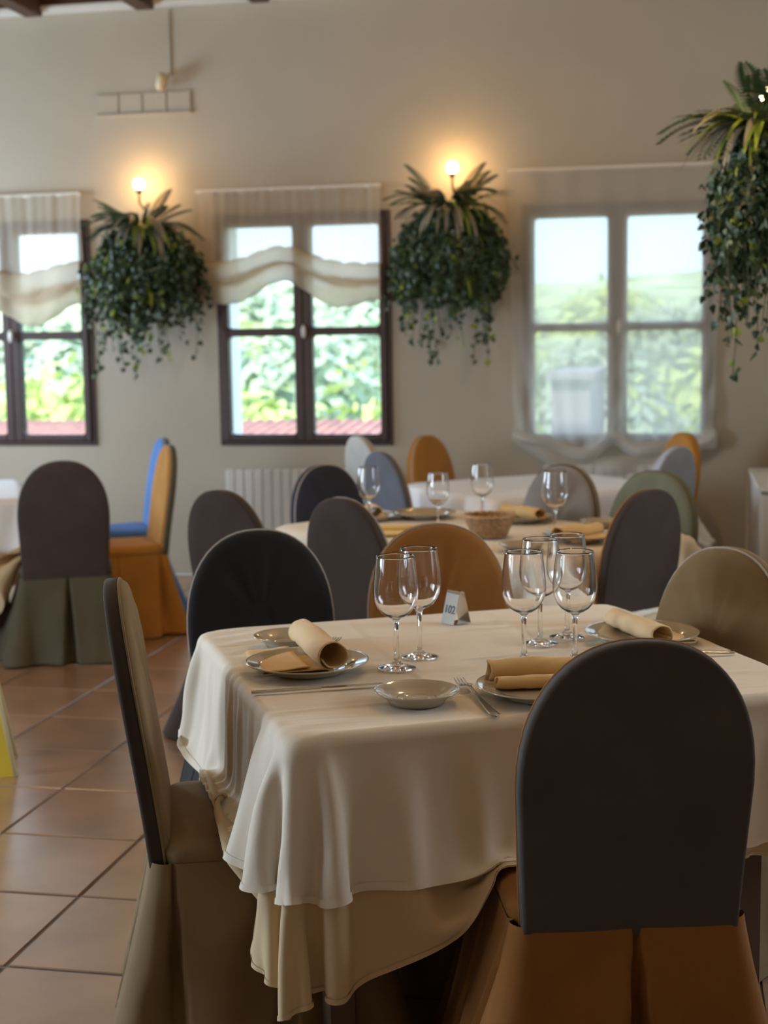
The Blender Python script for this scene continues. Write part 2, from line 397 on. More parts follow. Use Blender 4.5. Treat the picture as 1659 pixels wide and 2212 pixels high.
# voile blinds
def curtain(name, label, x0, x1, ztop, zflat, folds, scallop, m_flat, m_roll, seed, tilt=0.0):
    root = thing(name, label, 'curtain', ((x0 + x1) / 2, WY - .045, zflat), 0)
    W = x1 - x0; nx = 90
    rod = MB(); rod.box(-W / 2, W / 2, -.004, .018, ztop - zflat - .012, ztop - zflat + .012, .003); rod.build('head_rail', M['white_enamel'], root)
    def ofs(s): return scallop(s) + tilt * (s - .5)
    P = []
    for i in range(nx + 1):
        s = i / nx; x = -W / 2 + W * s; row = []
        for j in range(25):
            t = j / 24; z = (ztop - zflat) * (1 - t) + ofs(s) * t ** 2
            pl = .006 * sin(s * 46 + seed) * sin(s * 17 + seed * 2) + .003 * sin(s * 110)
            row.append((x + .004 * sin(t * 5 + s * 9), -.008 + pl * (1 - .3 * t), z))
        P.append(row)
    MB().grid(P).build('flat_panel', m_flat, root, True, False)
    z = 0.0
    for k, (h, out, sag) in enumerate(folds):
        P = []
        for i in range(nx + 1):
            s = i / nx; x = -W / 2 + W * s; row = []
            base = ofs(s) + z
            for j in range(17):
                a = pi * j / 16
                wob = 1 + .25 * sin(s * 13 + k * 2 + seed) + .12 * sin(s * 37 + k)
                zz = base - h * (1 - cos(a)) / 2 * (1 + sag * sin(pi * 2 * s) ** 2 + .1 * sin(9 * s + k))
                row.append((x, -.010 - out * wob * sin(a) ** .8, zz + .004 * sin(s * 60 + j)))
            P.append(row)
        MB().grid(P).build('gathered_fold', m_roll, root, True, False)
        z -= h * .72
    return root
bell = lambda s, c, w_: exp(-((s - c) / w_) ** 2)
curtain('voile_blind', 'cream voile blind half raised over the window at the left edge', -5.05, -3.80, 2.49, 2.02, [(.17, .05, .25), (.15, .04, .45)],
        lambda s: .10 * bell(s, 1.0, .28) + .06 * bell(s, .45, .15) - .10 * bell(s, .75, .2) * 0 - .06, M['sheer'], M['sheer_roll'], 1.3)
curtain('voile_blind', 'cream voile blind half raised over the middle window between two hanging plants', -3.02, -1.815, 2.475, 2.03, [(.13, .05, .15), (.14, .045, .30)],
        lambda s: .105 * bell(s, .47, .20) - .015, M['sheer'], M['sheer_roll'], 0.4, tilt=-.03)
# long blind of the right window
def long_blind():
    x0, x1, zt, zb = -1.02, 0.262, 2.53, 0.90
    root = thing('voile_blind', 'white voile blind let right down over the right window, hem in two swags', 'curtain', ((x0 + x1) / 2, WY - .05, zb), 0)
    W = x1 - x0; nx, nz = 110, 80
    MB().box(-W / 2, W / 2, -.004, .018, zt - zb - .012, zt - zb + .012, .003).build('head_rail', M['white_enamel'], root)
    def surf(s, t):
        x = -W / 2 + W * s * (1) + .03 * t * (s - .5) * 0
        x = -W / 2 + .03 * t + (W - .075 * t) * s
        hem = .02 + .10 * bell(s, .5, .07) - .10 * sin(pi * s) ** 1.2
        z = (zt - zb) * (1 - t) + hem * t ** 3
        tk = bell(s, .5, .10) * max(0, t - .45) / .55
        y = -.01 + .004 * sin(s * 40) - .05 * tk - .04 * max(0, t - .8) / .2 + .014 * sin((s - .5) * 38 * (1 + t)) * max(0, t - .35)
        # diagonal pulls toward the lower tucks
        y += -.018 * sin(26 * (s * 1.2 + t * 1.5)) * max(0, t - .62) * 2 * (1 if s > .5 else .4)
        return (x, y, z)
    MB().grid([[surf(i / nx, j / nz) for j in range(nz + 1)] for i in range(nx + 1)]).build('flat_panel', M['sheer_long'], root, True, False)
    for k, (dip, wd, y0) in enumerate(((.10, .085, -.055), (.19, .11, -.045))):
        P = []
        for i in range(nx + 1):
            s = i / nx; x = -W / 2 + .03 + (W - .07) * s; row = []
            top = .055 + (.11 * bell(s, .5, .08) if k == 0 else .02 * bell(s, .5, .12)) - dip * sin(pi * s) ** .9 + (.015 * sin(12 * s + k))
            for j in range(15):
                a = pi * j / 14
                row.append((x, y0 - (.045 + .015 * sin(21 * s + k * 3)) * sin(a), top - wd * (1 - cos(a)) / 2 * (.7 + .5 * sin(pi * s))))
            P.append(row)
        MB().grid(P).build('swag', M['sheer_long'], root, True, False)
    MB().box(W / 2 - .12, W / 2 - .02, -.075, -.02, -.06, .06, .015).build('side_tuck', M['sheer_long'], root)
long_blind()

# radiators
def radiator(label, x, y, rz, ncol, ztop, depth=.09):
    r = thing('radiator', label, 'radiator', (x, y, 0), rz); wc = .062
    me = MB().box(-wc / 2 + .0015, wc / 2 - .0015, -depth / 2, depth / 2, .14, ztop - .01, .007).mesh('column', M['off_white'], False)
    for k in range(ncol):
        c = link('column', me, r); c.location = ((k + .5) * wc, 0, 0)
    MB().box(0, ncol * wc, -depth * .35, depth * .35, ztop - .045, ztop - .02).build('manifold', M['off_white'], r); MB().tube([(0, 0, .18), (ncol * wc, 0, .18)], .018, 10).build('manifold', M['off_white'], r, True)
    MB().box(.1, .14, -.03, .03, 0, .16).build('foot', M['off_white'], r); MB().box(ncol * wc - .14, ncol * wc - .1, -.03, .03, 0, .16).build('foot', M['off_white'], r)
    return r
radiator('low white column radiator under the middle window', -2.84, WY - .09, 0, 16, .72)
radiator('low white column radiator under the right window', -.80, WY - .09, 0, 11, .755)
rr = radiator('white column radiator on the right side wall, seen from its end', .47, 8.45, radians(-90), 18, .74, .12)
MB().box(-.02, .0, -.075, .075, 0.0, .745, .004).build('end_panel', M['white_enamel'], rr)
MB().box(-.02, 18 * .062, -.07, .07, .745, .765, .004).build('top_grille', M['white_enamel'], rr)

# small fittings high on the wall
def wall_cover():
    x0, z1 = aty(205, 206, WY - .01); x1, _ = aty(412, 196, WY - .01); z0 = aty(300, 250, WY - .01)[1]
    z1 = aty(310, 200, WY - .01)[1]
    r = thing('duct_cover', 'wall coloured rectangular cover plate of four panels high above the left plant', 'wall cover', ((x0 + x1) / 2, WY, z0)); W = x1 - x0; hh = z1 - z0
    for k in range(4):
        a = -W / 2 + k * W / 4
        MB().box(a + .004, a + W / 4 - .004, -.012, -.001, .02, hh, .003).build('panel', M['plaster'], r)
    MB().box(-W / 2, W / 2, -.022, -.001, 0, .018, .003).build('lower_lip', M['plaster'], r)
wall_cover()
def wall_spot():
    x, z = aty(352, 178, WY - .06)
    r = thing('wall_lamp', 'small unlit white bullet lamp on the wall above the cover plate', 'lamp', (x, WY, z))
    MB().tube([(.03, 0, .06), (.02, -.03, .05), (.0, -.06, .03)], .012, 10).build('bracket', M['white_enamel'], r, True)
    prof = [(0.001, -.055), (.022, -.05), (.034, -.03), (.038, .0), (.036, .045), (.026, .055), (.001, .056)]
    o = MB().lathe(prof, 20).build('lamp_shade', M['beige_plastic'], r, True); o.location = (-.005, -.07, .0); o.rotation_euler = (radians(15), radians(20), 0)
    MB().tube([(.03, -.006, .06), (.034, -.006, .45)], .006, 8).build('cable', M['plaster'], r, True)
wall_spot()
def sensor():
    y = 7.4; x, z = aty(1634, 176, y)
    r = thing('wall_sensor', 'small beige sensor box high on the wall beside the right hanging plant', 'sensor', (.56, y + .05, z - .05))
    MB().box(-.10, -.001, -.045, .045, 0, .115, .012).build('housing', M['beige_plastic'], r)
    MB().box(-.104, -.098, -.02, .02, .05, .085, .002).build('lens', M['white_enamel'], r)
sensor()
# ------------------------------------------------------------------ outside
def exterior():
    n = 60; P = []
    for i in range(n + 1):
        x = -70 + 120 * i / n; row = []
        for j in range(n + 1):
            y = 12 + (j / n) ** 1.5 * 130
            t = min(1, max(0, (y - 18) / 75)); hgt = -3.2 + 8.0 * t * t * (3 - 2 * t) + 1.6 * noise.noise(Vector((x * .05, y * .05, 0))) * t * 1.6
            row.append((x, y, hgt))
        P.append(row)
    o = struct(MB().grid(P).build('hillside_ground', M['grass'], None, True, False))
    P = []
    for i in range(n + 1):
        x = -260 + 420 * i / n
        P.append([(x, 250, -5), (x, 250, 9 + 5 * noise.noise(Vector((x * .012, 3, 0)))), (x, 300, 10 + 9 * noise.noise(Vector((x * .01, 5, 0))))])
    struct(MB().grid(P).build('far_hill', M['far_hill'], None, True, False))
    # neighbour's tiled roof and shed
    rt = holder('outside_roof', (0, 12.2, .0))
    MB().box(-8.5, -2.75, .5, 4.2, -3, .30).build('roof_wall', M['plaster_out'], rt)
    rb = MB()
    for k in range(46):
        x = -8.6 + k * .128
        zz = .52 + .17 * exp(-((x + 3.3) / .25) ** 2) * 0
        rb.tube([(x, .3, .33), (x, 3.6, .60)], .06, 8)
    ro = rb.build('roof_tile_run', M['roof_tile'], rt, True); ro['kind'] = 'stuff'
    MB().box(-8.8, -2.6, .35, 4.3, .26, .36).build('roof_deck', M['roof_tile'], rt)
    sh = holder('outside_shed', (0, 12.4, 0)); MB().box(-1.05, -.72, 0, 2.5, -3, 1.17).build('shed_wall', M['grey_plaster'], sh); MB().box(-1.10, -.68, -.1, 2.6, 1.17, 1.22).build('shed_slab', M['grey_plaster'], sh)
    # trees: leaf masses with trunks
    leaf = []
    def crown(seed, R, n, squash=.8):
        r2 = np.random.default_rng(seed); b = MB()
        for k in range(n):
            d = r2.normal(size=3); d /= np.linalg.norm(d); q = R * (.55 + .45 * r2.random()) * (1 + .25 * noise.noise(Vector(d * 2.3) + Vector((seed, 0, 0))))
            c = d * q; c[2] *= squash; s = R * .075 * (.6 + r2.random())
            a = r2.normal(size=3); a /= np.linalg.norm(a); bb = np.cross(a, d); bb /= (np.linalg.norm(bb) + 1e-9); a = np.cross(bb, d + .5 * r2.normal(size=3)); a /= (np.linalg.norm(a) + 1e-9)
            b.add([c - a * s, c + bb * s * .6, c + a * s, c - bb * s * .6], [(0, 1, 2, 3)])
        return b
    ms = [crown(k, 1.0, 1500).mesh('crown', M['bush'] if k % 2 == 0 else M['bush_blue'], False, False) for k in range(4)]
    spots = [(-5.6, 19, -.6, 2.3, 0), (-8.4, 22, -.9, 2.2, 2), (-3.3, 20, -.4, 2.0, 2), (-4.2, 17, -1.0, 1.4, 0), (-6.9, 25, 0.2, 2.3, 1), (-10.8, 24, -.5, 2.4, 0), (-12.6, 28, .3, 2.6, 3),
             (-1.2, 22, -.5, 2.2, 1), (1.0, 24, -.2, 2.4, 2), (-5.2, 32, 1.0, 2.6, 3), (-8.8, 34, 1.2, 2.8, 0), (-2.0, 36, 1.4, 2.8, 3), (-14.5, 38, 1.6, 3.2, 1), (-11, 46, 2.6, 3.4, 1), (-6.3, 48, 2.8, 3.4, 2),
             (-1, 50, 3.2, 3.4, 3), (-17.5, 52, 3.0, 3.8, 2), (-13, 60, 4.2, 3.6, 3), (-8, 62, 4.4, 3.6, 1), (-3, 64, 4.8, 3.6, 0), (2.2, 58, 4, 3.6, 1), (-19, 66, 4.8, 4, 3), (-7.5, 18.2, -.8, 1.5, 0), (-10.1, 19.5, -.9, 1.6, 2)]
    for k, (x, y, z, R, v) in enumerate(spots):
        if y > 30: z = -.2 + (y - 30) * .055; R *= .62 + .15 * (y > 55)
        else: R *= .85
        t = thing('tree', ['yellow green leafy tree on the slope outside the windows', 'grey green olive tree on the slope outside the windows'][v % 2], 'tree', (x, y, z - R * 1.3), 0, ['yellow green trees outside', 'olive trees outside'][v % 2])
        c = link('crown', ms[v], t); c.location = (0, 0, R * 1.3); c.scale = (R, R, R); c.rotation_euler = (0, 0, k * 1.7)
        MB().tube([(0, 0, -1.5), (.05, .02, R * .6), (0, 0, R * 1.2)], [.16, .12, .06], 8).build('trunk', M['table_wood'], t, True)
exterior()

# ------------------------------------------------------------------ cloth simulation
def sim_cloth(a, b, top, D, h, warp, rz, steps=900, gather=0.0, colliders=(), seed=0, pin=(.02, .02, .02, .02), gap=None, under=None, bend=.25, dart=0.0):
    """flat lattice over a table of half size a,b; returns positions, faces, and flat coordinates"""
    nx = int(round(2 * (a + D) / h)); ny = int(round(2 * (b + D) / h))
    X, Y = np.meshgrid(np.linspace(-(a + D), a + D, nx + 1), np.linspace(-(b + D), b + D, ny + 1), indexing='ij')
    mx = np.maximum(np.abs(X) - a, 0); my = np.maximum(np.abs(Y) - b, 0); sx = np.sign(X); sy = np.sign(Y)
    gx, gy, rho = warp(sx, sy, np.clip(X, -a, a), np.clip(Y, -b, b))
    q = np.maximum(mx, my) / np.maximum(np.hypot(mx, my), 1e-9); q = np.where((mx > 0) & (my > 0), q ** rho, 1)
    FX = np.clip(X, -a, a) + sx * mx * gx * q; FY = np.clip(Y, -b, b) + sy * my * gy * q
    flat = np.stack([FX, FY], -1)
    corner = np.clip(np.minimum(mx, my) / .12, 0, 1) * dart
    left = np.clip((-X - (a - .03)) / .10, 0, 1)           # gathers on the -x side
    P = np.stack([FX, FY, np.full_like(FX, top + .002)], -1)
    r2 = np.random.default_rng(seed); P[..., 2] += r2.random(P.shape[:2]) * .002
    V = np.zeros_like(P); im = np.ones(P.shape[:2])
    pinm = (X > -(a - pin[0])) & (X < a - pin[1]) & (Y > -(b - pin[2])) & (Y < b - pin[3]); im[pinm] = 0
    P[..., 2][pinm] = top
    cons = []
    def addc(i1, i2, st, scale_gather=False):
        for s in st:
            A = (s[0], s[1]); B = (s[2], s[3])
            L = np.linalg.norm(flat[A] - flat[B], axis=-1)
            if scale_gather: L = L * (1 + gather * (left[A] + left[B]) / 2)
            cons.append((A, B, L, s[4]))
    n, m = X.shape
    def pair(di, dj, k, g=False):
        out = []
        # colour by parity of the moving axis
        if di:
            step = 2 * di
            for ph in range(2 * di):
                if ph // di: pass
            for ph in (0, 1):
                for r in range(di):
                    i1 = np.arange(ph * di + r, n - di, 2 * di)
                    if len(i1) == 0: continue
                    j1 = np.arange(0, m - abs(dj)) if dj >= 0 else np.arange(-dj, m)
                    out.append((np.ix_(i1, j1), np.ix_(i1 + di, j1 + dj)))
        else:
            for ph in (0, 1):
                for r in range(dj):
                    j1 = np.arange(ph * dj + r, m - dj, 2 * dj)
                    i1 = np.arange(n); out.append((np.ix_(i1, j1), np.ix_(i1, j1 + dj)))
        for A, B in out:
            L = np.linalg.norm(flat[A] - flat[B], axis=-1)
            if g: L = L * (1 + gather * (left[A] + left[B]) / 2)
            L = L * (1 - (corner[A] + corner[B]) / 2)
            wA = im[A]; wB = im[B]; W = wA + wB; W[W == 0] = 1
            cons.append((A, B, L, (wA / W * k)[..., None], (wB / W * k)[..., None]))
    pair(1, 0, 1.0); pair(0, 1, 1.0, True)
    pair(1, 1, .5); pair(1, -1, .5)
    pair(2, 0, bend); pair(0, 2, bend, True)
    dt = 1 / 420.
    imz = im[..., None]
    cz, sz = cos(-rz), sin(-rz)
    for it in range(steps):
        V[..., 2] -= 9.8 * dt * im
        V *= (0.992 if it < steps * .6 else 0.97)
        Q = P + V * dt * imz
        for A, B, L, kA, kB in cons:
            pa = Q[A]; pb = Q[B]; d = pb - pa; l = np.sqrt((d * d).sum(-1)) + 1e-9
            c = ((l - L) / l)[..., None] * d
            Q[A] = pa + c * kA; Q[B] = pb - c * kB
        # table box
        e = .004
        inx = a + e - np.abs(Q[..., 0]); iny = b + e - np.abs(Q[..., 1]); inz = top - Q[..., 2]
        ins = (inx > 0) & (iny > 0) & (inz > 0)
        mn = np.minimum(np.minimum(inx, iny), inz)
        mzm = ins & (inz <= mn + 1e-9); Q[..., 2][mzm] = top
        mxm = ins & ~mzm & (inx <= iny); Q[..., 0][mxm] = (np.sign(Q[..., 0]) * (a + e))[mxm]
        mym = ins & ~mzm & ~mxm; Q[..., 1][mym] = (np.sign(Q[..., 1]) * (b + e))[mym]
        for (cxx, cyy, hx, hy, zt, ang) in colliders:
            ca, sa = cos(ang), sin(ang); dx = Q[..., 0] - cxx; dy = Q[..., 1] - cyy
            lx = dx * ca + dy * sa; ly = -dx * sa + dy * ca; dz = zt - Q[..., 2]
            px_ = hx - np.abs(lx); py_ = hy - np.abs(ly); I = (px_ > 0) & (py_ > 0) & (dz > 0)
            if not I.any(): continue
            up = I & (dz < .07); Q[..., 2][up] = zt
            sd = I & ~up; mxx = sd & (px_ < py_); myy = sd & ~mxx
            lx2 = np.where(mxx, np.sign(lx) * hx, lx); ly2 = np.where(myy, np.sign(ly) * hy, ly)
            Q[..., 0] = np.where(sd, cxx + lx2 * ca - ly2 * sa, Q[..., 0]); Q[..., 1] = np.where(sd, cyy + lx2 * sa + ly2 * ca, Q[..., 1])
            V[up] *= .5
        fl = Q[..., 2] < .004; Q[..., 2][fl] = .004
        if under is not None and it % 2 == 0:
            U, oi, oj = under
            Us = U[oi:oi + n, oj:oj + m]
            gu = np.gradient(Us, axis=0); gv = np.gradient(Us, axis=1); N_ = np.cross(gu, gv); N_ /= (np.linalg.norm(N_, axis=-1, keepdims=True) + 1e-9)
            dd = ((Q - Us) * N_).sum(-1); pen = np.where(dd < gap, gap - dd, 0)
            pen = np.minimum(pen, .01) * im
            Q += N_ * pen[..., None]
        Vn = (Q - P) / dt; V = np.clip(Vn, -4, 4); P = Q
    return P, (n, m)

def cloth_object(name, P, shape, m, parent=None, thick=.0016, hem=None, hem_mat=None):
    n, mm = shape; V = P.reshape(-1, 3)
    # light smoothing
    i, j = np.meshgrid(np.arange(n - 1), np.arange(mm - 1), indexing='ij'); a = (i * mm + j).ravel()
    faces = np.stack([a, a + mm, a + mm + 1, a + 1], -1)
    me = bpy.data.meshes.new(name); me.vertices.add(len(V)); me.vertices.foreach_set('co', V.astype(np.float32).ravel())
    me.loops.add(faces.size); me.loops.foreach_set('vertex_index', faces.ravel().astype(np.int32))
    me.polygons.add(len(faces)); me.polygons.foreach_set('loop_start', np.arange(0, faces.size, 4, dtype=np.int32))
    me.update(calc_edges=True); me.polygons.foreach_set('use_smooth', [True] * len(faces)); me.materials.append(m); me.validate()
    o = link(name, me, parent)
    s = o.modifiers.new('thickness', 'SOLIDIFY'); s.thickness = thick; s.offset = 1
    return o
def smoothP(P, k=1):
    for _ in range(k):
        Q = P.copy(); Q[1:-1, 1:-1] = .5 * P[1:-1, 1:-1] + .125 * (P[2:, 1:-1] + P[:-2, 1:-1] + P[1:-1, 2:] + P[1:-1, :-2]); P = Q
    return P
def hem_strip(P, shape, m, parent, wid=3, off=.0016):
    n, mm = shape; gu = np.gradient(P, axis=0); gv = np.gradient(P, axis=1); N_ = np.cross(gu, gv); N_ /= np.linalg.norm(N_, axis=-1, keepdims=True) + 1e-9
    b = MB()
    def strip(rows): b.grid([[tuple(p) for p in r] for r in rows])
    Pp = P + N_ * (off + .0018)
    strip([Pp[k, :] for k in range(wid)]); strip([Pp[-1 - k, :] for k in range(wid)])
    strip([Pp[:, k] for k in range(wid)]); strip([Pp[:, -1 - k] for k in range(wid)])
    return b.build('hem', m, parent, True, False)

def table_base(root, a, b, top, inset=.10):
    MB().box(-a, a, -b, b, top - .03, top, .004).build('tabletop', M['table_wood'], root)
    MB().box(-a + .06, a - .06, -b + .06, b - .06, top - .10, top - .03).build('apron', M['table_wood'], root)
    for sx in (-1, 1):
        for sy in (-1, 1):
            x, y = sx * (a - inset), sy * (b - inset)
            MB().box(x - .03, x + .03, y - .03, y + .03, 0, top - .03, .004).build('leg', M['table_wood'], root)

# ------------------------------------------------------------------ chairs
LEAN = 0.085
def chair_meshes(seed):
    r2 = random.Random(seed); Hb = .580; z0 = .395; T = .023
    n_side, n_arc = 8, 26
    out = []
    for k in range(n_side): out.append((-.198 - .014 * (k / n_side), Hb * 0 + .30 * k / n_side))
    for k in range(n_arc + 1):
        t = pi * k / n_arc; p = .88
        cxx = -cos(t); szz = sin(t)
        out.append((.212 * math.copysign(abs(cxx) ** p, cxx), .30 + (Hb - .30) * abs(szz) ** p))
    for k in range(n_side): out.append((.212 - .014 * (k + 1) / n_side, .30 - .30 * (k + 1) / n_side))
    def place(x, zz, y): return (x, y - LEAN * (max(zz, 0) / Hb) ** 1.15 + .02 * (1 - (x / .212) ** 2) * 0, z0 + zz)
    def ring(sc_, y, wob=0.0):
        return [place(x * sc_, .27 + (zz - .27) * (1 - (1 - sc_) * .8), y + wob * (sin(x * 75 + seed) * .5 + .5 * sin(x * 31 + zz * 9 + seed))) for x, zz in out]
    # front/side cover
    rings = [ring(.93, -T * .92), ring(.985, -T * .9), ring(1.0, -T * .62), ring(1.0, 0), ring(1.0, T * .55), ring(.975, T * .95, .001), ring(.90, T * 1.12, .003), ring(.7, T * 1.2, .005), ring(.45, T * 1.22, .005), ring(.2, T * 1.22, .003)]
    b = MB(); b.grid(rings, False)
    n = len(out)
    b.f += [(r * n + n - 1, r * n, (r + 1) * n, (r + 1) * n + n - 1) for r in range(len(rings) - 1)]
    b.f.append(tuple(range(n))); b.f.append(tuple(range(len(b.v) - n, len(b.v))))
    cover = b.mesh('back_cover', FB['tan'])
    rings = [ring(1.004, T * .30), ring(1.012, T * .25), ring(1.012, -T * .75), ring(1.0, -T * 1.02), ring(.97, -T * 1.12), ring(.75, -T * 1.16, .0015), ring(.45, -T * 1.18, .0015), ring(.2, -T * 1.18)]
    b = MB(); b.grid(rings); b.f += [(r * n + n - 1, r * n, (r + 1) * n, (r + 1) * n + n - 1) for r in range(len(rings) - 1)]; b.f.append(tuple(range(len(b.v) - n, len(b.v))))
    panel = b.mesh('back_panel', FB['tan'])
    pp = [place(x * 1.008, .27 + (zz - .27) * 1.006, T * .38) for x, zz in out]
    piping = MB().tube(pp, .0030, 6).mesh('piping', FB['pipe'])
    # seat
    prof = []
    hw, y0, y1 = .218, .0, .43
    def rr(h_, inset, nseg=6, rad=.05):
        pts = []; X = hw - inset; ya = y0 + inset; yb = y1 - inset; rad = max(rad - inset, .012)
        for (cx_, cy_, a0) in ((X - rad, yb - rad, 0), (-X + rad, yb - rad, pi / 2), (-X + rad, ya + rad, pi), (X - rad, ya + rad, 3 * pi / 2)):
            for q in range(nseg + 1):
                a = a0 + pi / 2 * q / nseg; pts.append((cx_ + rad * cos(a), cy_ + rad * sin(a), h_))
        return pts
    lv = [(.405, .01), (.415, .0), (.440, -.004), (.455, .003), (.466, .018), (.472, .06), (.474, .12), (.475, .18)]
    b = MB(); L = [[(p[0], p[1], p[2] + (.003 * sin(p[0] * 40 + p[1] * 25 + seed) if h_ > .46 else 0)) for p in rr(h_, i_)] for h_, i_ in lv]
    b.grid(L); k = len(L[0]); b.f += [(r * k + k - 1, r * k, (r + 1) * k, (r + 1) * k + k - 1) for r in range(len(L) - 1)]
    b.f.append(tuple(range(k))); b.f.append(tuple(range(len(b.v) - k, len(b.v))))
    seat = b.mesh('seat_cover', FB['tan'])
    # skirt with box pleats
    per = []; X = .216; ya, yb = -.022, .436; rad = .035
    segs = [((X, ya + rad), (X, yb - rad), (1, 0)), ((X - rad, yb), (-X + rad, yb), (0, 1)), ((-X, yb - rad), (-X, ya + rad), (-1, 0)), ((-X + rad, ya), (X - rad, ya), (0, -1))]
    cc = [(X - rad, yb - rad, 0), (-X + rad, yb - rad, pi / 2), (-X + rad, ya + rad, pi), (X - rad, ya + rad, 3 * pi / 2)]
    for si, (p, q, nn) in enumerate(segs):
        N2 = 44
        for t in range(N2):
            per.append((p[0] + (q[0] - p[0]) * t / N2, p[1] + (q[1] - p[1]) * t / N2, nn[0], nn[1]))
        c_ = cc[si]
        for t in range(6):
            a = c_[2] + pi / 2 * t / 6; per.append((c_[0] + rad * cos(a), c_[1] + rad * sin(a), cos(a), sin(a)))
    S = [0]
    for i in range(len(per)): S.append(S[-1] + hypot(per[(i + 1) % len(per)][0] - per[i][0], per[(i + 1) % len(per)][1] - per[i][1]))
    tot = S[-1]
    # pleats: back centre, front centre, near each back corner
    def near(x, y): return min(range(len(per)), key=lambda i: hypot(per[i][0] - x, per[i][1] - y))
    pleats = [(S[near(0.01, ya)], .062, .030), (S[near(X - .002, ya + .045)], .05, .024), (S[near(-X + .002, ya + .045)], .05, .024), (S[near(0, yb)], .05, .02), (S[near(X, .25)], .022, .02), (S[near(-X, .25)], .022, .02)]
    rows = []; nz = 16
    ph = [r2.uniform(0, 6.28) for _ in range(4)]
    for j in range(nz + 1):
        t = j / nz; row = []
        for i in range(len(per)):
            x, y, nx_, ny_ = per[i]; s = S[i] / tot * 2 * pi
            off = .004 + .100 * t ** 1.2 * (1 + .25 * sin(2 * s + ph[0])) + t ** 1.1 * (.012 * sin(5 * s + ph[1]) + .008 * sin(9 * s + ph[2]))
            corner = max(0, abs(nx_ * ny_) * 2); off += .03 * t * corner
            for ps, dep, wd in pleats:
                d = abs(S[i] - ps); d = min(d, tot - d); w_ = .003 + wd * t
                off -= dep * (.25 + .75 * min(1, t * 2.2)) * max(0, 1 - (d / (w_ + .002)) ** 1.6) ** .8 if d < w_ + .002 else 0
                if w_ < d < w_ + .06: off += .010 * t * (1 - (d - w_) / .06)
            row.append((x + nx_ * off, y + ny_ * off, .412 * (1 - t) + .006 + .002 * sin(3 * s) * t + .002))
        rows.append(row)
    b = MB(); b.grid([list(c_) for c_ in zip(*rows)], True)
    skirt = b.mesh('skirt', FB['tan'])
    return dict(cover=cover, panel=panel, piping=piping, seat=seat, skirt=skirt)
CM = [chair_meshes(k) for k in range(3)]
SEATS = []
def chair(label, x, y, fdeg, front, rear, skirt, pipe='pipe', var=0, group=None, zs=1.0, xs=1.0):
    f = radians(fdeg)
    ox, oy = x + cos(f) * LEAN, y + sin(f) * LEAN
    r = thing('dining_chair', label, 'chair', (ox, oy, 0), f - pi / 2, group); r.scale = (xs, 1, zs)
    c = CM[var % 3]
    link('back_cover', c['cover'], r, FB[front]); link('back_panel', c['panel'], r, FB[rear]); link('piping', c['piping'], r, FB[pipe])
    link('seat_cover', c['seat'], r, FB[front if skirt is None else skirt]); link('skirt', c['skirt'], r, FB[skirt or front])
    SEATS.append((ox + cos(f) * .215, oy + sin(f) * .215, f, .475 * zs))
    return r
def chair_px(label, px, py, fdeg, front, rear, skirt, **k):
    x, y = at(px, py, .975 * k.get('zs', 1.0)); return chair(label, x, y, fdeg, front, rear, skirt, **k)
A1 = 27.5
chair_px('chair with dark grey-brown back and orange skirt, closest to the camera', 1386, 1385, 106, 'orange', 'greybrown', 'orange', pipe='orange', var=0, xs=1.035)
chair('tan covered chair seen side on at the left end of the front table', -1.205, 2.95, 19.5, 'tan', 'brown', 'tan', pipe='tan', var=1, zs=1.03)
chair_px('black covered chair behind the left end of the front table', 555, 1145, 270 + 24, 'black', 'black', 'black', var=2)
chair_px('burnt orange covered chair behind the middle of the front table', 940, 1133, 270 + 22, 'orange', 'orange', 'orange', pipe='sand', var=0)
chair_px('tan covered chair at the right end of the front table behind the plate', 1575, 1185, 227, 'tan', 'tan', 'tan', pipe='pipe', var=1)
A2 = 54.7
chair_px('dark brown covered chair between the black and the orange chairs', 738, 1077, 54, 'brown', 'brown', 'brown', var=2)
chair_px('dark brown covered chair with shiny back at the left corner of the second table', 477, 1060, 60, 'brown', 'brown', 'brown', pipe='sand', var=0)
chair_px('navy covered chair on the far left side of the second table', 698, 1005, 326, 'navy', 'navy', 'navy', var=1)
chair_px('light grey covered chair on the far side of the second table behind a wine glass', 1220, 1005, 233, 'grey', 'grey', 'grey', pipe='brown', var=2)
chair_px('sage green covered chair on the far side of the second table', 1420, 1018, 235, 'green', 'green', 'green', pipe='olive', var=0)
p_ = at(1403, 1052, .99)
chair('dark brown chair with orange edge at the near right side of the second table', p_[0] + .0, p_[1] - .05, 145, 'orange', 'brown', 'olive', pipe='orange', var=1, zs=1.01)
chair_px('slate grey covered chair on the left of the white table by the wall', 822, 977, 40, 'amber', 'slate', 'slate', pipe='sand', var=2)
chair_px('pale cream covered chair by the wall below the middle window', 775, 943, 38, 'cream', 'cream', 'cream', pipe='cream', var=0)
chair_px('amber covered chair on the far left side of the white table', 920, 941, -24, 'amber', 'amber', 'amber', pipe='cream', var=1)
chair_px('pale blue covered chair on the right side of the white table', 1462, 965, 150, 'paleblue', 'paleblue', 'paleblue', pipe='pipe', var=2)
chair_px('amber covered chair in the right corner under the window', 1478, 935, 208, 'amber', 'amber', 'amber', pipe='amber', var=0)
chair_px('chair with mauve-brown back and olive pleated skirt at the left table', 133, 997, 114.5, 'mauve', 'mauve', 'olive', pipe='mauve', var=1)
q = at(372, 962, .96)
chair('amber covered chair seen side on right of the left table', q[0] + .06, q[1] - .22, 211, 'amber', 'olive', 'amber', pipe='sand', var=2)
q = at(358, 946, .97)
chair('bright blue covered chair seen side on behind the amber one', q[0] + .02, q[1] - .1, 211, 'blue', 'slate', 'blue', pipe='sand', var=0)

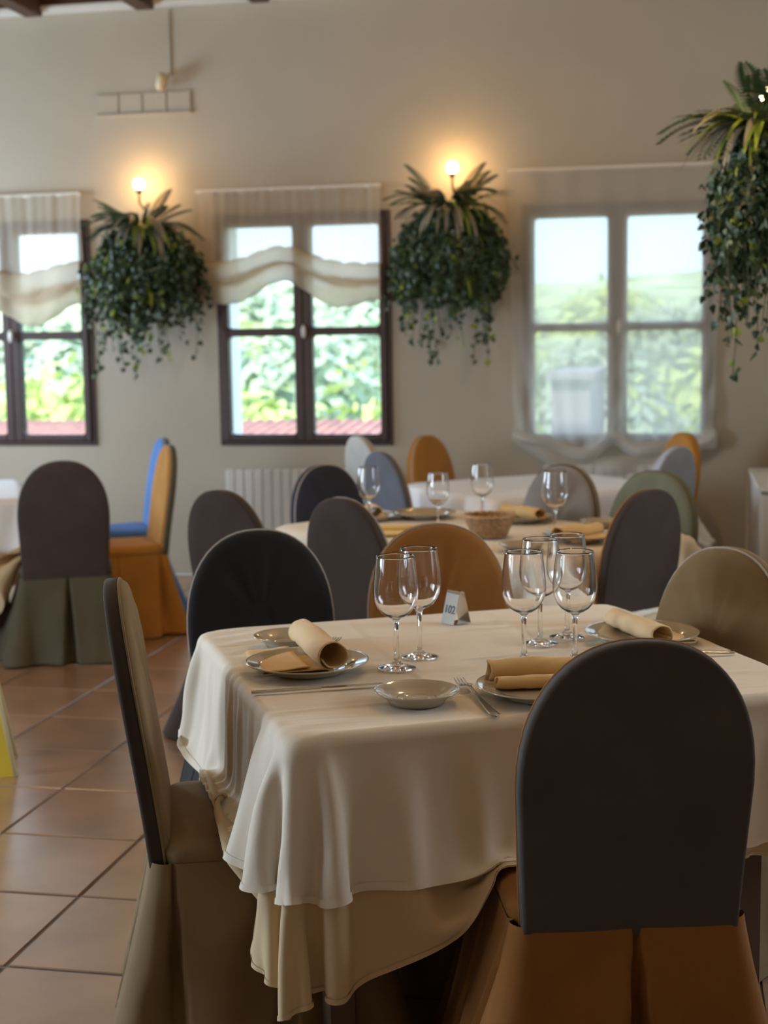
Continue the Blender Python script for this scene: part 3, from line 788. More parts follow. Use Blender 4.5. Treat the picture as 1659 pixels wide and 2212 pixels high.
# ------------------------------------------------------------------ tables
TC1 = (-.4585, 3.3935); R1 = radians(A1); a1, b1 = .590, .545; TOP = .750
t1 = thing('dining_table', 'wooden table hidden under the cloths in front', 'table', (*TC1, 0), R1)
table_base(t1, a1 - .018, b1 - .018, TOP - .002)
def to_local(x, y, c, r):
    dx, dy = x - c[0], y - c[1]; return (dx * cos(r) + dy * sin(r), -dx * sin(r) + dy * cos(r))
cols = []
for (sx_, sy_, f, zt) in SEATS[:5]:
    lx, ly = to_local(sx_, sy_, TC1, R1)
    cols.append((lx, ly, .226, .222, zt + .006, f - pi / 2 - R1))
h = .0165
def warp_under(sx, sy, X, Y):
    fl = np.exp(-((X + a1) / .42) ** 2); lf = np.exp(-((Y + b1) / .30) ** 2)
    gy = np.where(sy < 0, .49 + .25 * fl, .5); gx = np.where(sx < 0, .56 + .16 * lf, .5)
    return gx, gy, .75
PU, shU = sim_cloth(a1, b1, TOP + .003, 38 * h, h, warp_under, R1, steps=620, gather=.03, colliders=cols, pin=(.01, .01, .01, .01), bend=.2, dart=.22)
def warp_top(sx, sy, X, Y):
    return np.ones_like(X), np.ones_like(X), .75
PT, shT = sim_cloth(a1, b1, TOP + .008, 19 * h, h, warp_top, R1, steps=620, gather=.05, colliders=cols, pin=(.01, .01, .01, .01), bend=.10, dart=.30, seed=3, gap=.006, under=(PU, 19, 19))
# small gathers along the left drop of the topcloth
PU = smoothP(PU, 1); PT = smoothP(PT, 1)
def blur2(a, k):
    for _ in range(k):
        p = np.pad(a, 1, mode='edge'); a = (p[1:-1, 1:-1] * 4 + p[2:, 1:-1] + p[:-2, 1:-1] + p[1:-1, 2:] + p[1:-1, :-2]) / 8
    return a
ei, ej = np.meshgrid(np.arange(shT[0]) * h - (a1 + 19 * h), np.arange(shT[1]) * h - (b1 + 19 * h), indexing='ij')
edge = blur2(((np.abs(ei) > a1 + .015) | (np.abs(ej) > b1 + .015)).astype(float), 2)
for _ in range(10):                      # keep the two layers apart
    Us = PU[19:19 + shT[0], 19:19 + shT[1]]; gu = np.gradient(Us, axis=0); gv = np.gradient(Us, axis=1); N_ = np.cross(gu, gv); N_ /= np.linalg.norm(N_, axis=-1, keepdims=True) + 1e-9
    dd = ((PT - Us) * N_).sum(-1); push = (blur2(np.clip(.010 - dd, 0, .012), 2) * edge)[..., None] * N_
    PT = PT + push * .7; PU[19:19 + shT[0], 19:19 + shT[1]] = Us - push * .3
def up2(P):
    n, m = P.shape[:2]; Q = np.zeros((2 * n - 1, m, 3)); Q[::2] = P; Pm = np.concatenate([P[:1], P, P[-1:]])
    Q[1::2] = (9 * (P[:-1] + P[1:]) - Pm[:-3] - Pm[3:]) / 16
    return Q
def up22(P): return up2(up2(P).transpose(1, 0, 2)).transpose(1, 0, 2)
PT = up22(PT); PU = up22(PU); h = h / 2; shT = PT.shape[:2]; shU = PU.shape[:2]
gu = np.gradient(PT, axis=0); gv = np.gradient(PT, axis=1); NT = np.cross(gu, gv); NT /= np.linalg.norm(NT, axis=-1, keepdims=True) + 1e-9
gi, gj = np.meshgrid(np.arange(shT[0]) * h - (a1 + 38 * h), np.arange(shT[1]) * h - (b1 + 38 * h), indexing='ij')
ramp = np.clip((-gi - (a1 - .05)) / .16, 0, 1); ramp = ramp * ramp * (3 - 2 * ramp) * np.clip((b1 + .05 - np.abs(gj)) / .12, 0, 1)
amp = .009 * (.5 + .5 * np.sin(gj * 2 * pi / .062 + 1.8 * np.sin(gj * 11))) * (.6 + .4 * np.sin(gj * 13 + 1))
PT = PT + NT * (ramp * amp)[..., None]
PU[38:38 + shT[0], 38:38 + shT[1]] += NT * (ramp * amp)[..., None]
# faint rumples on the tabletop
rump = .0024 * np.sin(gj * 21 + 3 * np.sin(gi * 5)) * np.clip(.5 + np.sin(gi * 4 + gj * 3), 0, 1) + .0014 * np.sin(gj * 75 + 4 * np.sin(gi * 6)) * np.clip(np.sin(gi * 7 - gj * 2), 0, 1)
flatm = np.clip((a1 - np.abs(gi)) / .05, 0, 1) * np.clip((b1 - np.abs(gj)) / .05, 0, 1)
crease = np.zeros_like(gi)
for cxx in (-.20, .20): crease += .0030 * np.exp(-((gi - cxx) / .007) ** 2)
for cyy in (-.36, -.02, .30): crease += .0030 * np.exp(-((gj - cyy) / .007) ** 2)
PT[..., 2] += (rump + crease) * flatm
def put_cloth(name, label, P, sh, m, c, r, hem=True, thick=.0016):
    o = cloth_object(name, P, sh, m, None, thick); o.location = (c[0], c[1], 0); o.rotation_euler = (0, 0, r)
    o['label'] = label; o['category'] = 'tablecloth'
    if hem: hem_strip(P, sh, m, o)
    return o
put_cloth('under_cloth', 'sand coloured long undercloth hanging below the cream topcloth of the front table', PU, shU, M['undercloth'], TC1, R1)
put_cloth('tablecloth', 'cream topcloth with hemmed edge covering the front table', PT, shT, M['cloth'], TC1, R1)

def simple_table(name_lab, c, r, a, b, labs, m_top, m_under, dt=.26, du=.6, hh=.03, base=True):
    t = thing('dining_table', name_lab, 'table', (*c, 0), r); table_base(t, a - .018, b - .018, TOP - .002)
    cl = []
    for (sx_, sy_, f, zt) in SEATS[5:]:
        if hypot(sx_ - c[0], sy_ - c[1]) < 1.4:
            lx, ly = to_local(sx_, sy_, c, r); cl.append((lx, ly, .226, .222, zt + .006, f - pi / 2 - r))
    one = lambda sx, sy, X, Y: (np.ones_like(X), np.ones_like(X), .3)
    D = round(du / hh) * hh
    P, sh = sim_cloth(a, b, TOP + .003, D, hh, one, r, steps=480, colliders=cl, bend=.15)
    put_cloth('under_cloth', labs[0], P, sh, m_under, c, r, False)
    if labs[1]:
        D2 = round(dt / hh) * hh; k = int(round(du / hh)) - int(round(dt / hh))
        P2, sh2 = sim_cloth(a, b, TOP + .008, D2, hh, one, r, steps=420, colliders=cl, bend=.15, gap=.007, under=(P, k, k))
        put_cloth('tablecloth', labs[1], P2, sh2, m_top, c, r, False)
r2_ = radians(A2)
TC2 = (-.785, 5.68)
simple_table('wooden table hidden under the cloths in the middle of the room', TC2, r2_, .455, .727, ('yellowish undercloth of the second table, long drop', 'cream topcloth laid for dinner on the second table'), M['cloth'], M['undercloth'], du=.45)
TC3 = (-.72, 7.57)
simple_table('wooden table hidden under the white cloth by the wall', TC3, radians(40.5), .58, .465, ('plain white cloth on the bare table by the wall under the window', None), M['bluecloth'], M['bluecloth'], du=.45)
r4 = radians(27); c4 = (-2.86 + -.891 * .95 - .454 * .55, 6.9 - .454 * .95 + .891 * .55)
simple_table('wooden table hidden under the cloths at the left edge', c4, r4, .55, .55, ('sand undercloth of the table at the left edge', 'white topcloth on the table at the left edge'), M['bluecloth'], M['undercloth'], du=.6)

# ------------------------------------------------------------------ tableware
ZT = TOP + .0125
def lathe_mesh(name, prof, m, n=56): return MB().lathe(prof, n).mesh(name, m)
def wineglass_mesh():
    outer = [(0.0005, .0018), (.020, .0012), (.040, .0010), (.0445, .0016), (.0448, .0030), (.040, .0046), (.024, .0085), (.012, .0140), (.0072, .022), (.0058, .034), (.0054, .06), (.0055, .09), (.0064, .108), (.0095, .1165), (.0135, .1195),
             (.022, .1235), (.033, .1310), (.0425, .1430), (.0492, .1590), (.0520, .1760), (.0518, .1930), (.0500, .2130), (.0472, .2380), (.0442, .2610), (.0436, .2650)]
    inner = [(.0424, .2654), (.0430, .2610), (.0460, .2380), (.0488, .2130), (.0506, .1930), (.0508, .1760), (.0480, .1600), (.0413, .1448), (.032, .1335), (.020, .1262), (.008, .1225), (0.0005, .1218)]
    return lathe_mesh('bowl', outer + inner, M['glass'], 64)
GM = wineglass_mesh()
def wineglass(label, x, y, group=None, s=1.0, z=ZT):
    o = link('wine_glass', GM); o.location = (x, y, z); o.scale = (s, s, s); o['label'] = label; o['category'] = 'glass'
    if group: o['group'] = group
g_ = 'wine glasses on the front table'
for (px, py, lab) in ((857, 1444, 'leftmost empty wine glass on the front table, right of the left dinner plate'), (907, 1420, 'empty wine glass just behind the leftmost one on the front table'),
                      (1132, 1432, 'empty wine glass on the front table directly behind the near rolled napkin'), (1167, 1391, 'empty wine glass second from left in the cluster of four on the front table'),
                      (1225, 1377, 'rearmost empty wine glass in the cluster of four on the front table'), (1242, 1432, 'empty wine glass on the right of the cluster of four, above the near chair back')):
    x, y = at(px, py, ZT); wineglass(lab, x, y, g_)
g_ = 'wine glasses on the second table'
for (px, py, lab, s) in ((797, 1137, 'wine glass at the left end of the second table before the navy chair', .92), (947, 1147, 'wine glass behind the orange chair on the second table', .88), (1042, 1128, 'wine glass rising behind the bread basket', .92), (1199, 1165, 'wine glass in front of the light grey chair on the second table', .98)):
    x, y = at(px, py, ZT); wineglass(lab, x, y, g_, s)
PLm = lathe_mesh('plate', [(0.0005, .008), (.07, .008), (.090, .009), (.100, .013), (.108, .0195), (.125, .0235), (.142, .0275), (.1475, .0290), (.1490, .0275), (.1475, .0255), (.125, .019), (.104, .010), (.098, .004), (.088, .0008), (.082, .0008), (.078, .004), (0.0005, .004)], M['ceramic'], 72)
SPm = lathe_mesh('side_plate', [(0.0005, .0085), (.022, .0088), (.034, .0085), (.036, .0105), (.0395, .0105), (.042, .0085), (.052, .010), (.064, .0165), (.076, .0235), (.0855, .0275), (.0875, .0280), (.0885, .0265), (.0870, .0250), (.074, .0175), (.062, .0085), (.058, .0010), (.052, .0008), (.049, .0035), (0.0005, .0035)], M['ceramic'], 72)
def plate(me, name, label, x, y, z=ZT, s=1.0, group=None):
    o = link(name, me); o.location = (x, y, z); o.scale = (s, s, s); o['label'] = label; o['category'] = 'plate'
    if group: o['group'] = group
    return o
P1 = at(664, 1440, ZT + .01); P2 = at(1172, 1492, ZT + .01); P3 = at(1386, 1376, ZT + .01)
plate(PLm, 'dinner_plate', 'dinner plate under the rolled napkin at the left end of the front table', *P1, group='dinner plates on the front table', s=.96)
plate(PLm, 'dinner_plate', 'dinner plate under the near napkin, half behind the closest chair', *P2, group='dinner plates on the front table', s=.96)
plate(PLm, 'dinner_plate', 'dinner plate at the right end of the front table before the tan chair', *P3, group='dinner plates on the front table', s=.96)
plate(SPm, 'side_plate', 'small side plate partly behind the left rolled napkin', *at(624, 1385, ZT + .01), group='side plates on the front table')
plate(SPm, 'side_plate', 'empty small side plate at the near edge of the front table beside the fork', *at(900, 1507, ZT + .01), group='side plates on the front table', s=1.02)
plate(PLm, 'dinner_plate', 'dinner plate at the far left of the second table beyond the orange chair', *at(915, 1118, ZT), s=.95, group='plates on the second table')
plate(PLm, 'dinner_plate', 'dinner plate under the napkin behind the bread basket', *at(1125, 1126, ZT), s=.95, group='plates on the second table')
plate(PLm, 'dinner_plate', 'dinner plate under the napkin near the dark brown chair with orange edge', *at(1252, 1168, ZT), s=.93, group='plates on the second table')
plate(PLm, 'dinner_plate', 'dinner plate under the napkin ball before the navy chair', *at(800, 1122, ZT), s=.85, group='plates on the second table')
plate(SPm, 'side_plate', 'side plate on the near corner of the second table', *at(1130, 1190, ZT), s=1.0, group='side plates on the second table')
plate(SPm, 'side_plate', 'side plate on the second table left of the green chair', *at(1300, 1138, ZT), s=1.0, group='side plates on the second table')

def napkin(label, x, y, rz, L=.21, R=.026, m='napkin', z=None, flap=.11, tilt=0.0, squash=.9, group=None, second=False, taper=.12, fm=None, s0=0.0):
    z = ZT + .0105 if z is None else z
    r = thing('napkin', label, 'napkin', (x, y, z), rz, group)
    # spiral in the local yz plane, rolled along local x; open flap towards -y
    pts = []
    turns = 1.2
    for k in range(49):
        t = k / 48; a = -pi / 2 - turns * 2 * pi * (1 - t); rad = R * (.74 + .26 * t)
        pts.append((rad * cos(a), R * squash + rad * squash * sin(a)))
    fl = [(-flap * t * .98, .0012 + .004 * sin(pi * t) * (1 - t)) for t in np.linspace(.12, 1, 12)]
    nx = 26
    def surf(pl, wv, L_, yofs=0, s0=0.0):
        P = []
        for i in range(nx + 1):
            s = s0 + (1 - s0) * i / nx; x_ = (s - .5) * L_; tp = 1 - taper * s; row = []
            for j, (yy, zz) in enumerate(pl):
                row.append((x_ + .003 * sin(j * .4 + wv), yy * tp + yofs + .0015 * sin(s * 7 + wv), zz * tp * (1 + .04 * sin(s * 9 + j * .15 + wv)) + .0006 * sin(s * 25 + j)))
            P.append(row)
        return MB().grid(P)
    roll = surf(pts, 0, L).build('roll', M[m], r, True, False); s_ = roll.modifiers.new('t', 'SOLIDIFY'); s_.thickness = .0026; s_.offset = 0
    # the flap: folded double
    path = [(0.0, .0016)] + fl + [(-flap - .0035, .0045)] + [(p[0] + .003, p[1] + .0066) for p in fl[::-1][:9]]
    if second:    # a second small roll along the loose edge
        path = [(0, .0016)] + [(-flap * t, .0016) for t in np.linspace(.2, .75, 6)] + [(-flap * .78 - .016 * sin(a), .014 - .013 * cos(a)) for a in np.linspace(.2, 5.2, 18)] + [(-flap * .78 - .008 * sin(a), .012 - .007 * cos(a)) for a in np.linspace(5.4, 9, 8)]
    f2 = surf(path, 1.3, L * .93, 0, s0).build('flap', M[fm or m], r, True, False); s_ = f2.modifiers.new('t', 'SOLIDIFY'); s_.thickness = .0024; s_.offset = 0
    return r
# left napkin: roll runs from back-left to front-right
def px_angle(p, q, z=ZT + .03):
    a = at(*p, z); b = at(*q, z); return atan2(b[1] - a[1], b[0] - a[0]), hypot(b[0] - a[0], b[1] - a[1]), ((a[0] + b[0]) / 2, (a[1] + b[1]) / 2)
an, ln, mid = px_angle((652, 1372), (722, 1432)); print('nap1', math.degrees(an), ln, mid)
napkin('ochre napkin rolled open on the left dinner plate, flap spread to the left', mid[0], mid[1], an, L=ln * .98, R=.036, m='napkin_pale', flap=.155, taper=-.05, fm='napkin', s0=.22)  # roll coloured paler than its flap, painting in the light on its top
an, ln, mid = px_angle((1040, 1456), (1255, 1448)); print('nap2', math.degrees(an), ln, mid)
napkin('ochre napkin rolled on the near dinner plate beside the fork', mid[0] + .02, mid[1] + .0, an, L=ln * 1.05, R=.031, flap=.075, second=True, taper=0)
an, ln, mid = px_angle((1325, 1340), (1432, 1380)); print('nap3', math.degrees(an), ln, mid)
napkin('buff napkin rolled on the dinner plate at the right end of the front table', mid[0], mid[1], an + pi, L=ln * .98, R=.031, m='napkin_pale', flap=.10, taper=.05)
an, ln, mid = px_angle((1070, 1100), (1188, 1118)); print('nap4', math.degrees(an), ln)
napkin('rolled napkin on the plate behind the bread basket', mid[0], mid[1], an + pi, L=.25, R=.030, m='napkin', flap=.06)
an, ln, mid = px_angle((1195, 1158), (1300, 1142))
napkin('rolled napkin on the plate near the dark brown chair with orange edge', mid[0], mid[1], an, L=.24, R=.030, m='napkin', flap=.11)
x, y = at(805, 1108, ZT + .03); napkin('napkin roll seen end on before the navy chair', x, y, radians(110), L=.17, R=.034, m='napkin_pale', flap=.05)
x, y = at(845, 1150, ZT); napkin('yellow napkin lying on the second table between the brown and orange chairs', x, y, radians(20), L=.16, R=.016, m='napkin_y', flap=.12, z=ZT + .002)

def knife(label, p, q, group=None):
    a = at(*p, ZT + .002); b = at(*q, ZT + .002); L = hypot(b[0] - a[0], b[1] - a[1]); an = atan2(b[1] - a[1], b[0] - a[0])
    r = thing('table_knife', label, 'knife', (*a, ZT + .001), an, group)
    hl = L * .52; P = []
    for k in range(13):
        t = k / 12; w_ = .0075 - .0028 * t; hh = .0038 - .001 * t
        if k == 0: w_ *= .6
        P.append([(hl * t, w_ * cos(q_), .0042 + hh * sin(q_)) for q_ in np.linspace(0, 2 * pi, 13)])
    MB().grid(P).add([P[0][i] for i in range(12)], [tuple(range(12))]).build('handle', M['steel'], r, True)
    n = 20; vs = []; fs = []
    for k in range(n + 1):
        t = k / n; x_ = hl + (L - hl) * t; wb = .0045 + .0055 * min(1, t * 4); up = .006; lo = -wb if t < .8 else -wb * sqrt(max(0, 1 - ((t - .8) / .2) ** 2))
        upp = up if t < .86 else up - (up + .001) * ((t - .86) / .14) ** 2
        vs += [(x_, upp, .0035), (x_, upp, .0052), (x_, lo, .0043)]
    for k in range(n):
        a_ = k * 3; fs += [(a_, a_ + 3, a_ + 4, a_ + 1), (a_ + 1, a_ + 4, a_ + 5, a_ + 2), (a_ + 2, a_ + 5, a_ + 3, a_)]
    MB().add(vs, fs).build('blade', M['steel'], r)
knife('steel table knife in front of the left dinner plate, blade pointing right', (543, 1499), (830, 1479))
knife('steel table knife on the right of the front table beside the right dinner plate', (1587, 1412), (1440, 1411))
def fork(label, p, q, L=None):
    a = at(*p, ZT + .004); b = at(*q, ZT + .004); d = hypot(b[0] - a[0], b[1] - a[1]); L = L or d; an = atan2(a[1] - b[1], a[0] - b[0])
    r = thing('fork', label, 'fork', (*b, ZT + .0012), an)      # x axis from handle end to tines
    P = []; hl = L * .66
    for k in range(21):
        t = k / 20; x_ = hl * t; w_ = .0125 * (1 - .72 * min(1, t * 1.35)) if t > .06 else .0125 * (t / .06) ** .5 * 1.0 + .001
        zc = .002 + .013 * t ** 2.0
        P.append([(x_, w_ * cos(q_), zc + .0016 * sin(q_) + .0008 * cos(2 * q_)) for q_ in np.linspace(0, 2 * pi, 15)])
    MB().grid(P).build('handle', M['steel'], r, True)
    hd = MB(); n = 10; P = []
    for k in range(n + 1):
        t = k / n; x_ = hl + L * .12 * t; w_ = .0035 + .0105 * sin(min(1, t * 1.25) * pi / 2); zc = .015 - .006 * t
        P.append([(x_, w_ * cos(q_), zc + .0012 * sin(q_) + .003 * cos(q_) ** 2) for q_ in np.linspace(0, 2 * pi, 15)])
    hd.grid(P)
    for k in range(4):
        yy = -.0108 + .0072 * k
        hd.tube([(hl + L * .115, yy, .0085 + .002), (hl + L * .17, yy, .006), (hl + L * .25, yy * .97, .0045), (hl + L * .34, yy * .94, .010)], [.0028, .0022, .0018, .0008], 8)
    hd.build('head', M['steel'], r, True)
fork('steel dinner fork between the near side plate and the near napkin', (990, 1470), (1072, 1546))
fork('steel fork half hidden behind the left rolled napkin', (716, 1388), (640, 1420), .22)

def number_stand():
    x, y = at(985, 1345, ZT); r = thing('number_stand', 'small polished steel tent stand with black table number', 'table number', (x, y, ZT), radians(48))
    s = .030; hgt = .086; w_ = .026     # sheet bent over the top: profile in xz, extruded in y
    prof = [(-s, 0)] + [(-s + (s - .009) * t, hgt * t * .93) for t in np.linspace(.1, 1, 6)] + [(.009 * -cos(a), hgt * .93 + .009 * sin(a)) for a in np.linspace(.2, pi - .2, 8)] + [(.009 + (s - .009) * t, hgt * (1 - t) * .93) for t in np.linspace(0, 1, 7)]
    prof = [(p[0], p[1]) for p in prof]
    o = MB().grid([[(p[0], yy, p[1]) for p in prof] for yy in np.linspace(-w_ / 1, w_ / 1, 5)]).build('sheet', M['steel'], r, False, False)
    m = o.modifiers.new('t', 'SOLIDIFY'); m.thickness = .0014; m.offset = 0
    MB().add([(-s * .95, -w_, .0006), (s * .95, -w_, .0006), (s * .95, w_, .0006), (-s * .95, w_, .0006)], [(0, 1, 2, 3)]).build('base', M['steel'], r)
    cu = bpy.data.curves.new('number', 'FONT'); cu.body = '102'; cu.size = .030; cu.align_x = 'CENTER'; cu.align_y = 'CENTER'; cu.extrude = .0003; cu.offset = .0006
    tmp = bpy.data.objects.new('number_curve', cu); C.objects.link(tmp); bpy.context.view_layer.update(); me = bpy.data.meshes.new_from_object(tmp); bpy.data.objects.remove(tmp); me.materials.clear(); me.materials.append(M['ink']); t = link('number', me, r)
    sl = atan2(hgt * .93, s - .009)
    nx_ = -sin(sl); nz_ = cos(sl)
    xa = Vector((0, -1, 0)); za = Vector((nx_, 0, nz_)); ya = za.cross(xa)
    loc = Vector((-s + (s - .009) * .47 + nx_ * .0012, 0, hgt * .93 * .47 + nz_ * .0012))
    t.matrix_local = Matrix(((xa.x, ya.x, za.x, loc.x), (xa.y, ya.y, za.y, loc.y), (xa.z, ya.z, za.z, loc.z), (0, 0, 0, 1)))
number_stand()

def basket():
    x, y = at(1057, 1160, ZT); r = thing('bread_basket', 'small round wicker bread basket on the second table', 'basket', (x, y, ZT))
    n = 26
    for k in range(9):
        t = k / 8; R = .062 + .030 * t; z = .006 + t * .072; pts = []
        for i in range(n * 4):
            a = 2 * pi * i / (n * 4); rr_ = R + .0035 * cos(a * n + pi * (k % 2)); pts.append((rr_ * cos(a), rr_ * sin(a), z))
        MB().tube(pts, .0048, 6, True).build('woven_strand', M['wicker'], r, True)
    b = MB()
    for i in range(n):
        a = 2 * pi * i / n; b.tube([(.062 * cos(a), .062 * sin(a), .003), (.092 * cos(a), .092 * sin(a), .082)], .003, 5)
    o = b.build('upright_stake', M['wicker'], r, True); o['kind'] = 'stuff'
    MB().tube([(.094 * cos(a), .094 * sin(a), .084 + .002 * sin(a * 20)) for a in np.linspace(0, 2 * pi, 60, endpoint=False)], .0065, 8, True).build('rim', M['wicker'], r, True)
    MB().lathe([(0.001, .004), (.06, .004), (.06, .008), (0.001, .008)], 24).build('bottom', M['wicker'], r)
basket()

# yellow floor sign at the left edge
def floor_sign():
    a = at(47, 1676, 0.0); ang = radians(26)
    r = thing('wet_floor_sign', 'yellow folding floor sign standing on the tiles at the left edge', 'sign', (a[0], a[1], 0), ang)
    # right edge of the panel: foot at origin, leaning up to the left
    for s, (y0, y1) in enumerate(((0.0, .13), (.26, .14))):
        def pt(u, t, off): return (-.02 - .30 * (1 - u) - .0 + (-.105 * t) * u + (.105 * t) * (1 - u) - .0, y0 + (y1 - y0) * t + off, .60 * t)
        P = [[pt(u, t, 0) for t in np.linspace(0, 1, 5)] for u in np.linspace(0, 1, 6)]
        o = MB().grid(P).build('panel', M['sign_yellow'], r, False, False); m = o.modifiers.new('t', 'SOLIDIFY'); m.thickness = .012; m.offset = 0
        MB().tube([pt(1, t, 0) for t in (0, .5, 1)], .009, 8).tube([pt(0, t, 0) for t in (0, .5, 1)], .009, 8).tube([pt(0, 1, 0), pt(1, 1, 0)], .009, 8).build('rim', M['sign_edge'], r, True)
floor_sign()

# ------------------------------------------------------------------ hanging plants and sconces
def ivy_leaf():
    o = [(0, 0), (.34, .02), (.50, .22), (.36, .40), (.30, .62), (0, 1.0), (-.30, .62), (-.36, .40), (-.50, .22), (-.34, .02)]
    vs = [(0, .35, .05)] + [(x, y, -.12 * abs(x) - .10 * y * y) for x, y in o]
    return vs, [(0, i, i % len(o) + 1) for i in range(1, len(o) + 1)]
IV, IF = ivy_leaf(); IVn = np.array(IV)
leaf_me = {k: MB().add(IV, IF).mesh('leaf', M[k], False, False) for k in ('leaf_dark', 'leaf_grey', 'leaf_lime')}
def blade_mesh(m, L=1.0, wd=.05, droop=.8, n=12, serr=0.0):
    P = []
    for k in range(n + 1):
        t = k / n; x = L * (t - .18 * droop * t * t); z = L * (.38 * t - droop * t * t * .75); w_ = wd * sin(pi * min(1, .12 + t * .88)) ** .7 * (1 - t * .25) + .002
        w_ *= 1 + serr * (-1) ** k
        P.append([(x, -w_, z + w_ * .3), (x, 0, z), (x, w_, z + w_ * .3)])
    return MB().grid(P).mesh('frond', m, serr == 0, False)
def fern_mesh(m, L=1.0, droop=.6):
    b = MB(); n = 20
    sp_ = [(L * (t - .1 * t * t), 0, L * (.42 * t - droop * t * t)) for t in np.linspace(0, 1, n + 1)]
    b.tube(sp_, .006, 4)
    for k in range(2, n + 1):
        p = sp_[k]; w_ = .17 * sin(pi * k / (n + 1)) ** .7 + .02
        for s in (-1, 1):
            b.add([p, (p[0] + .03, s * w_ * .5, p[2] + .01), (p[0] + .06, s * w_, p[2] - .02), (p[0] - .015, s * w_ * .5, p[2])], [(0, 1, 2, 3)])
    return b.mesh('frond', m, False, False)
BL = dict(stripe=blade_mesh(M['leaf_stripe'], 1, .05, .95), lime=blade_mesh(M['leaf_lime'], 1, .055, .9), dark=blade_mesh(M['leaf_fern'], 1, .05, .4, 16, .35), fern=fern_mesh(M['leaf_fern']), fernup=fern_mesh(M['leaf_dark'], 1, .25))

def plant(label, x, y, zt, out, seed, S=1.0, R=.35, drop=.70, vinelen=1.0, limeside=1):
    """out: outward direction (unit xy) from the wall; zt: height of the pot rim"""
    rd = random.Random(seed)
    root = thing('hanging_plant', label, 'plant', (x, y, zt)); ox, oy = out; tx, ty = -oy, ox       # t: along the wall
    pot = MB().lathe([(.001, -.16), (.07, -.16), (.11, -.06), (.12, 0), (.105, 0), (.10, -.04), (.001, -.05)], 20); o = pot.build('basket', M['pot'], root, True)
    br = MB().tube([(-ox * .17, -oy * .17, -.05), (-ox * .1, -oy * .1, -.10), (0, 0, -.13)], .008, 8).build('bracket', M['dark_metal'], root, True)
    def W(u, v, z): return Vector((tx * u + ox * v, ty * u + oy * v, z))
    def strand(u0, ln, reach, v_in):
        pts = []; n = max(4, int(ln / .03))
        ang = u0; hx = cos(ang); vy = sin(ang)
        ph = rd.uniform(0, 6)
        for k in range(n + 1):
            s = k / n; r_ = reach * min(1, (s * ln / .30)) ** .6; z = -.04 + .05 * sin(min(1, s * ln / .12) * pi / 2) - max(0, s * ln - .06) * 1.0
            u = hx * (.06 + r_) + .015 * sin(s * 9 + ph); v = max(-.13, vy * (.05 + r_) * .8 * v_in + .012 * sin(s * 7 + ph))
            pts.append(W(u, v, z))
        return pts
    mass = {k: MB() for k in ('leaf_dark', 'leaf_grey', 'leaf_lime')}
    def leafmat(tg, p, size, dirv):
        y_ = Vector(dirv).normalized(); z_ = Vector((rd.gauss(0, 1), rd.gauss(0, 1), rd.gauss(0, .6))) + W(0, 1.2, 0); x_ = y_.cross(z_)
        if x_.length < 1e-3: x_ = Vector((1, 0, 0))
        x_.normalize(); z_ = x_.cross(y_)
        return Matrix(((x_.x * size, y_.x * size, z_.x * size, p.x), (x_.y * size, y_.y * size, z_.y * size, p.y), (x_.z * size, y_.z * size, z_.z * size, p.z), (0, 0, 0, 1)))
    nst = 150; clumps = [rd.uniform(-.4, pi + .4) for _ in range(13)]
    for i in range(nst):
        a = rd.uniform(-.5, pi + .5) if rd.random() < .45 else rd.choice(clumps) + rd.gauss(0, .07)
        edge = abs(cos(a)); ln = drop * rd.choice([rd.uniform(.4, .8), rd.uniform(.7, 1.08)]) * (1.0 - .2 * edge); reach = R * rd.uniform(.15, .92)
        pts = strand(a, ln, reach, 1)
        for k in range(1, len(pts)):
            for q_ in range(3):
                p = pts[k] + Vector((rd.gauss(0, .026), rd.gauss(0, .018), rd.gauss(0, .022)))
                c = rd.random(); key = 'leaf_dark' if c < .80 else ('leaf_grey' if c < .96 else 'leaf_lime')
                mt = leafmat(key, p, rd.uniform(.022, .044) * S, (rd.gauss(0, .6), rd.gauss(0, .6), -1))
                mass[key].add([tuple(mt @ Vector(v)) for v in IV], IF)
    for key, b in mass.items():
        o = b.build({'leaf_dark': 'foliage', 'leaf_grey': 'pale_foliage', 'leaf_lime': 'lime_foliage'}[key], M[key], root, False, False); o['kind'] = 'stuff'
    # single vines with separate leaves
    nv = 15
    for i in range(nv):
        a = pi * (i + .5) / nv + rd.uniform(-.1, .1)
        ln = (drop + rd.uniform(.08, .34)) * vinelen * (1.0 - .10 * abs(cos(a))); pts = strand(a, ln, R * rd.uniform(.35, .85), 1)
        st = MB().tube([tuple(p) for p in pts], .0022, 5).build('vine', M['stem'], root, True)
        k = len(pts) - 1; cnt = 0
        while k > 4 and cnt < 17:
            p = pts[k] + Vector((rd.gauss(0, .013), rd.gauss(0, .01), 0))
            key = rd.choice(['leaf_dark'] * 6 + ['leaf_grey'] * 2 + ['leaf_lime'])
            l = link('leaf', leaf_me[key], st); l.matrix_local = leafmat(key, p, rd.uniform(.026, .05) * S, (rd.gauss(0, .8), rd.gauss(0, .6), -1)); cnt += 1
            k -= 1 if rd.random() < .7 else 2
    # fronds at the top
    def frond(kind, az, el, L, roll=0.0):
        o = link('frond', BL[kind], root)
        d = W(cos(az), sin(az), 0).normalized(); up = Vector((0, 0, 1)); d2 = (d * cos(el) + up * sin(el)).normalized(); z_ = (up * cos(el) - d * sin(el)).normalized(); y_ = z_.cross(d2)
        p = W(cos(az) * .05, sin(az) * .08 + .03, .03)
        o.matrix_local = Matrix(((d2.x * L, y_.x * L, z_.x * L, p.x), (d2.y * L, y_.y * L, z_.y * L, p.y), (d2.z * L, y_.z * L, z_.z * L, p.z), (0, 0, 0, 1)))
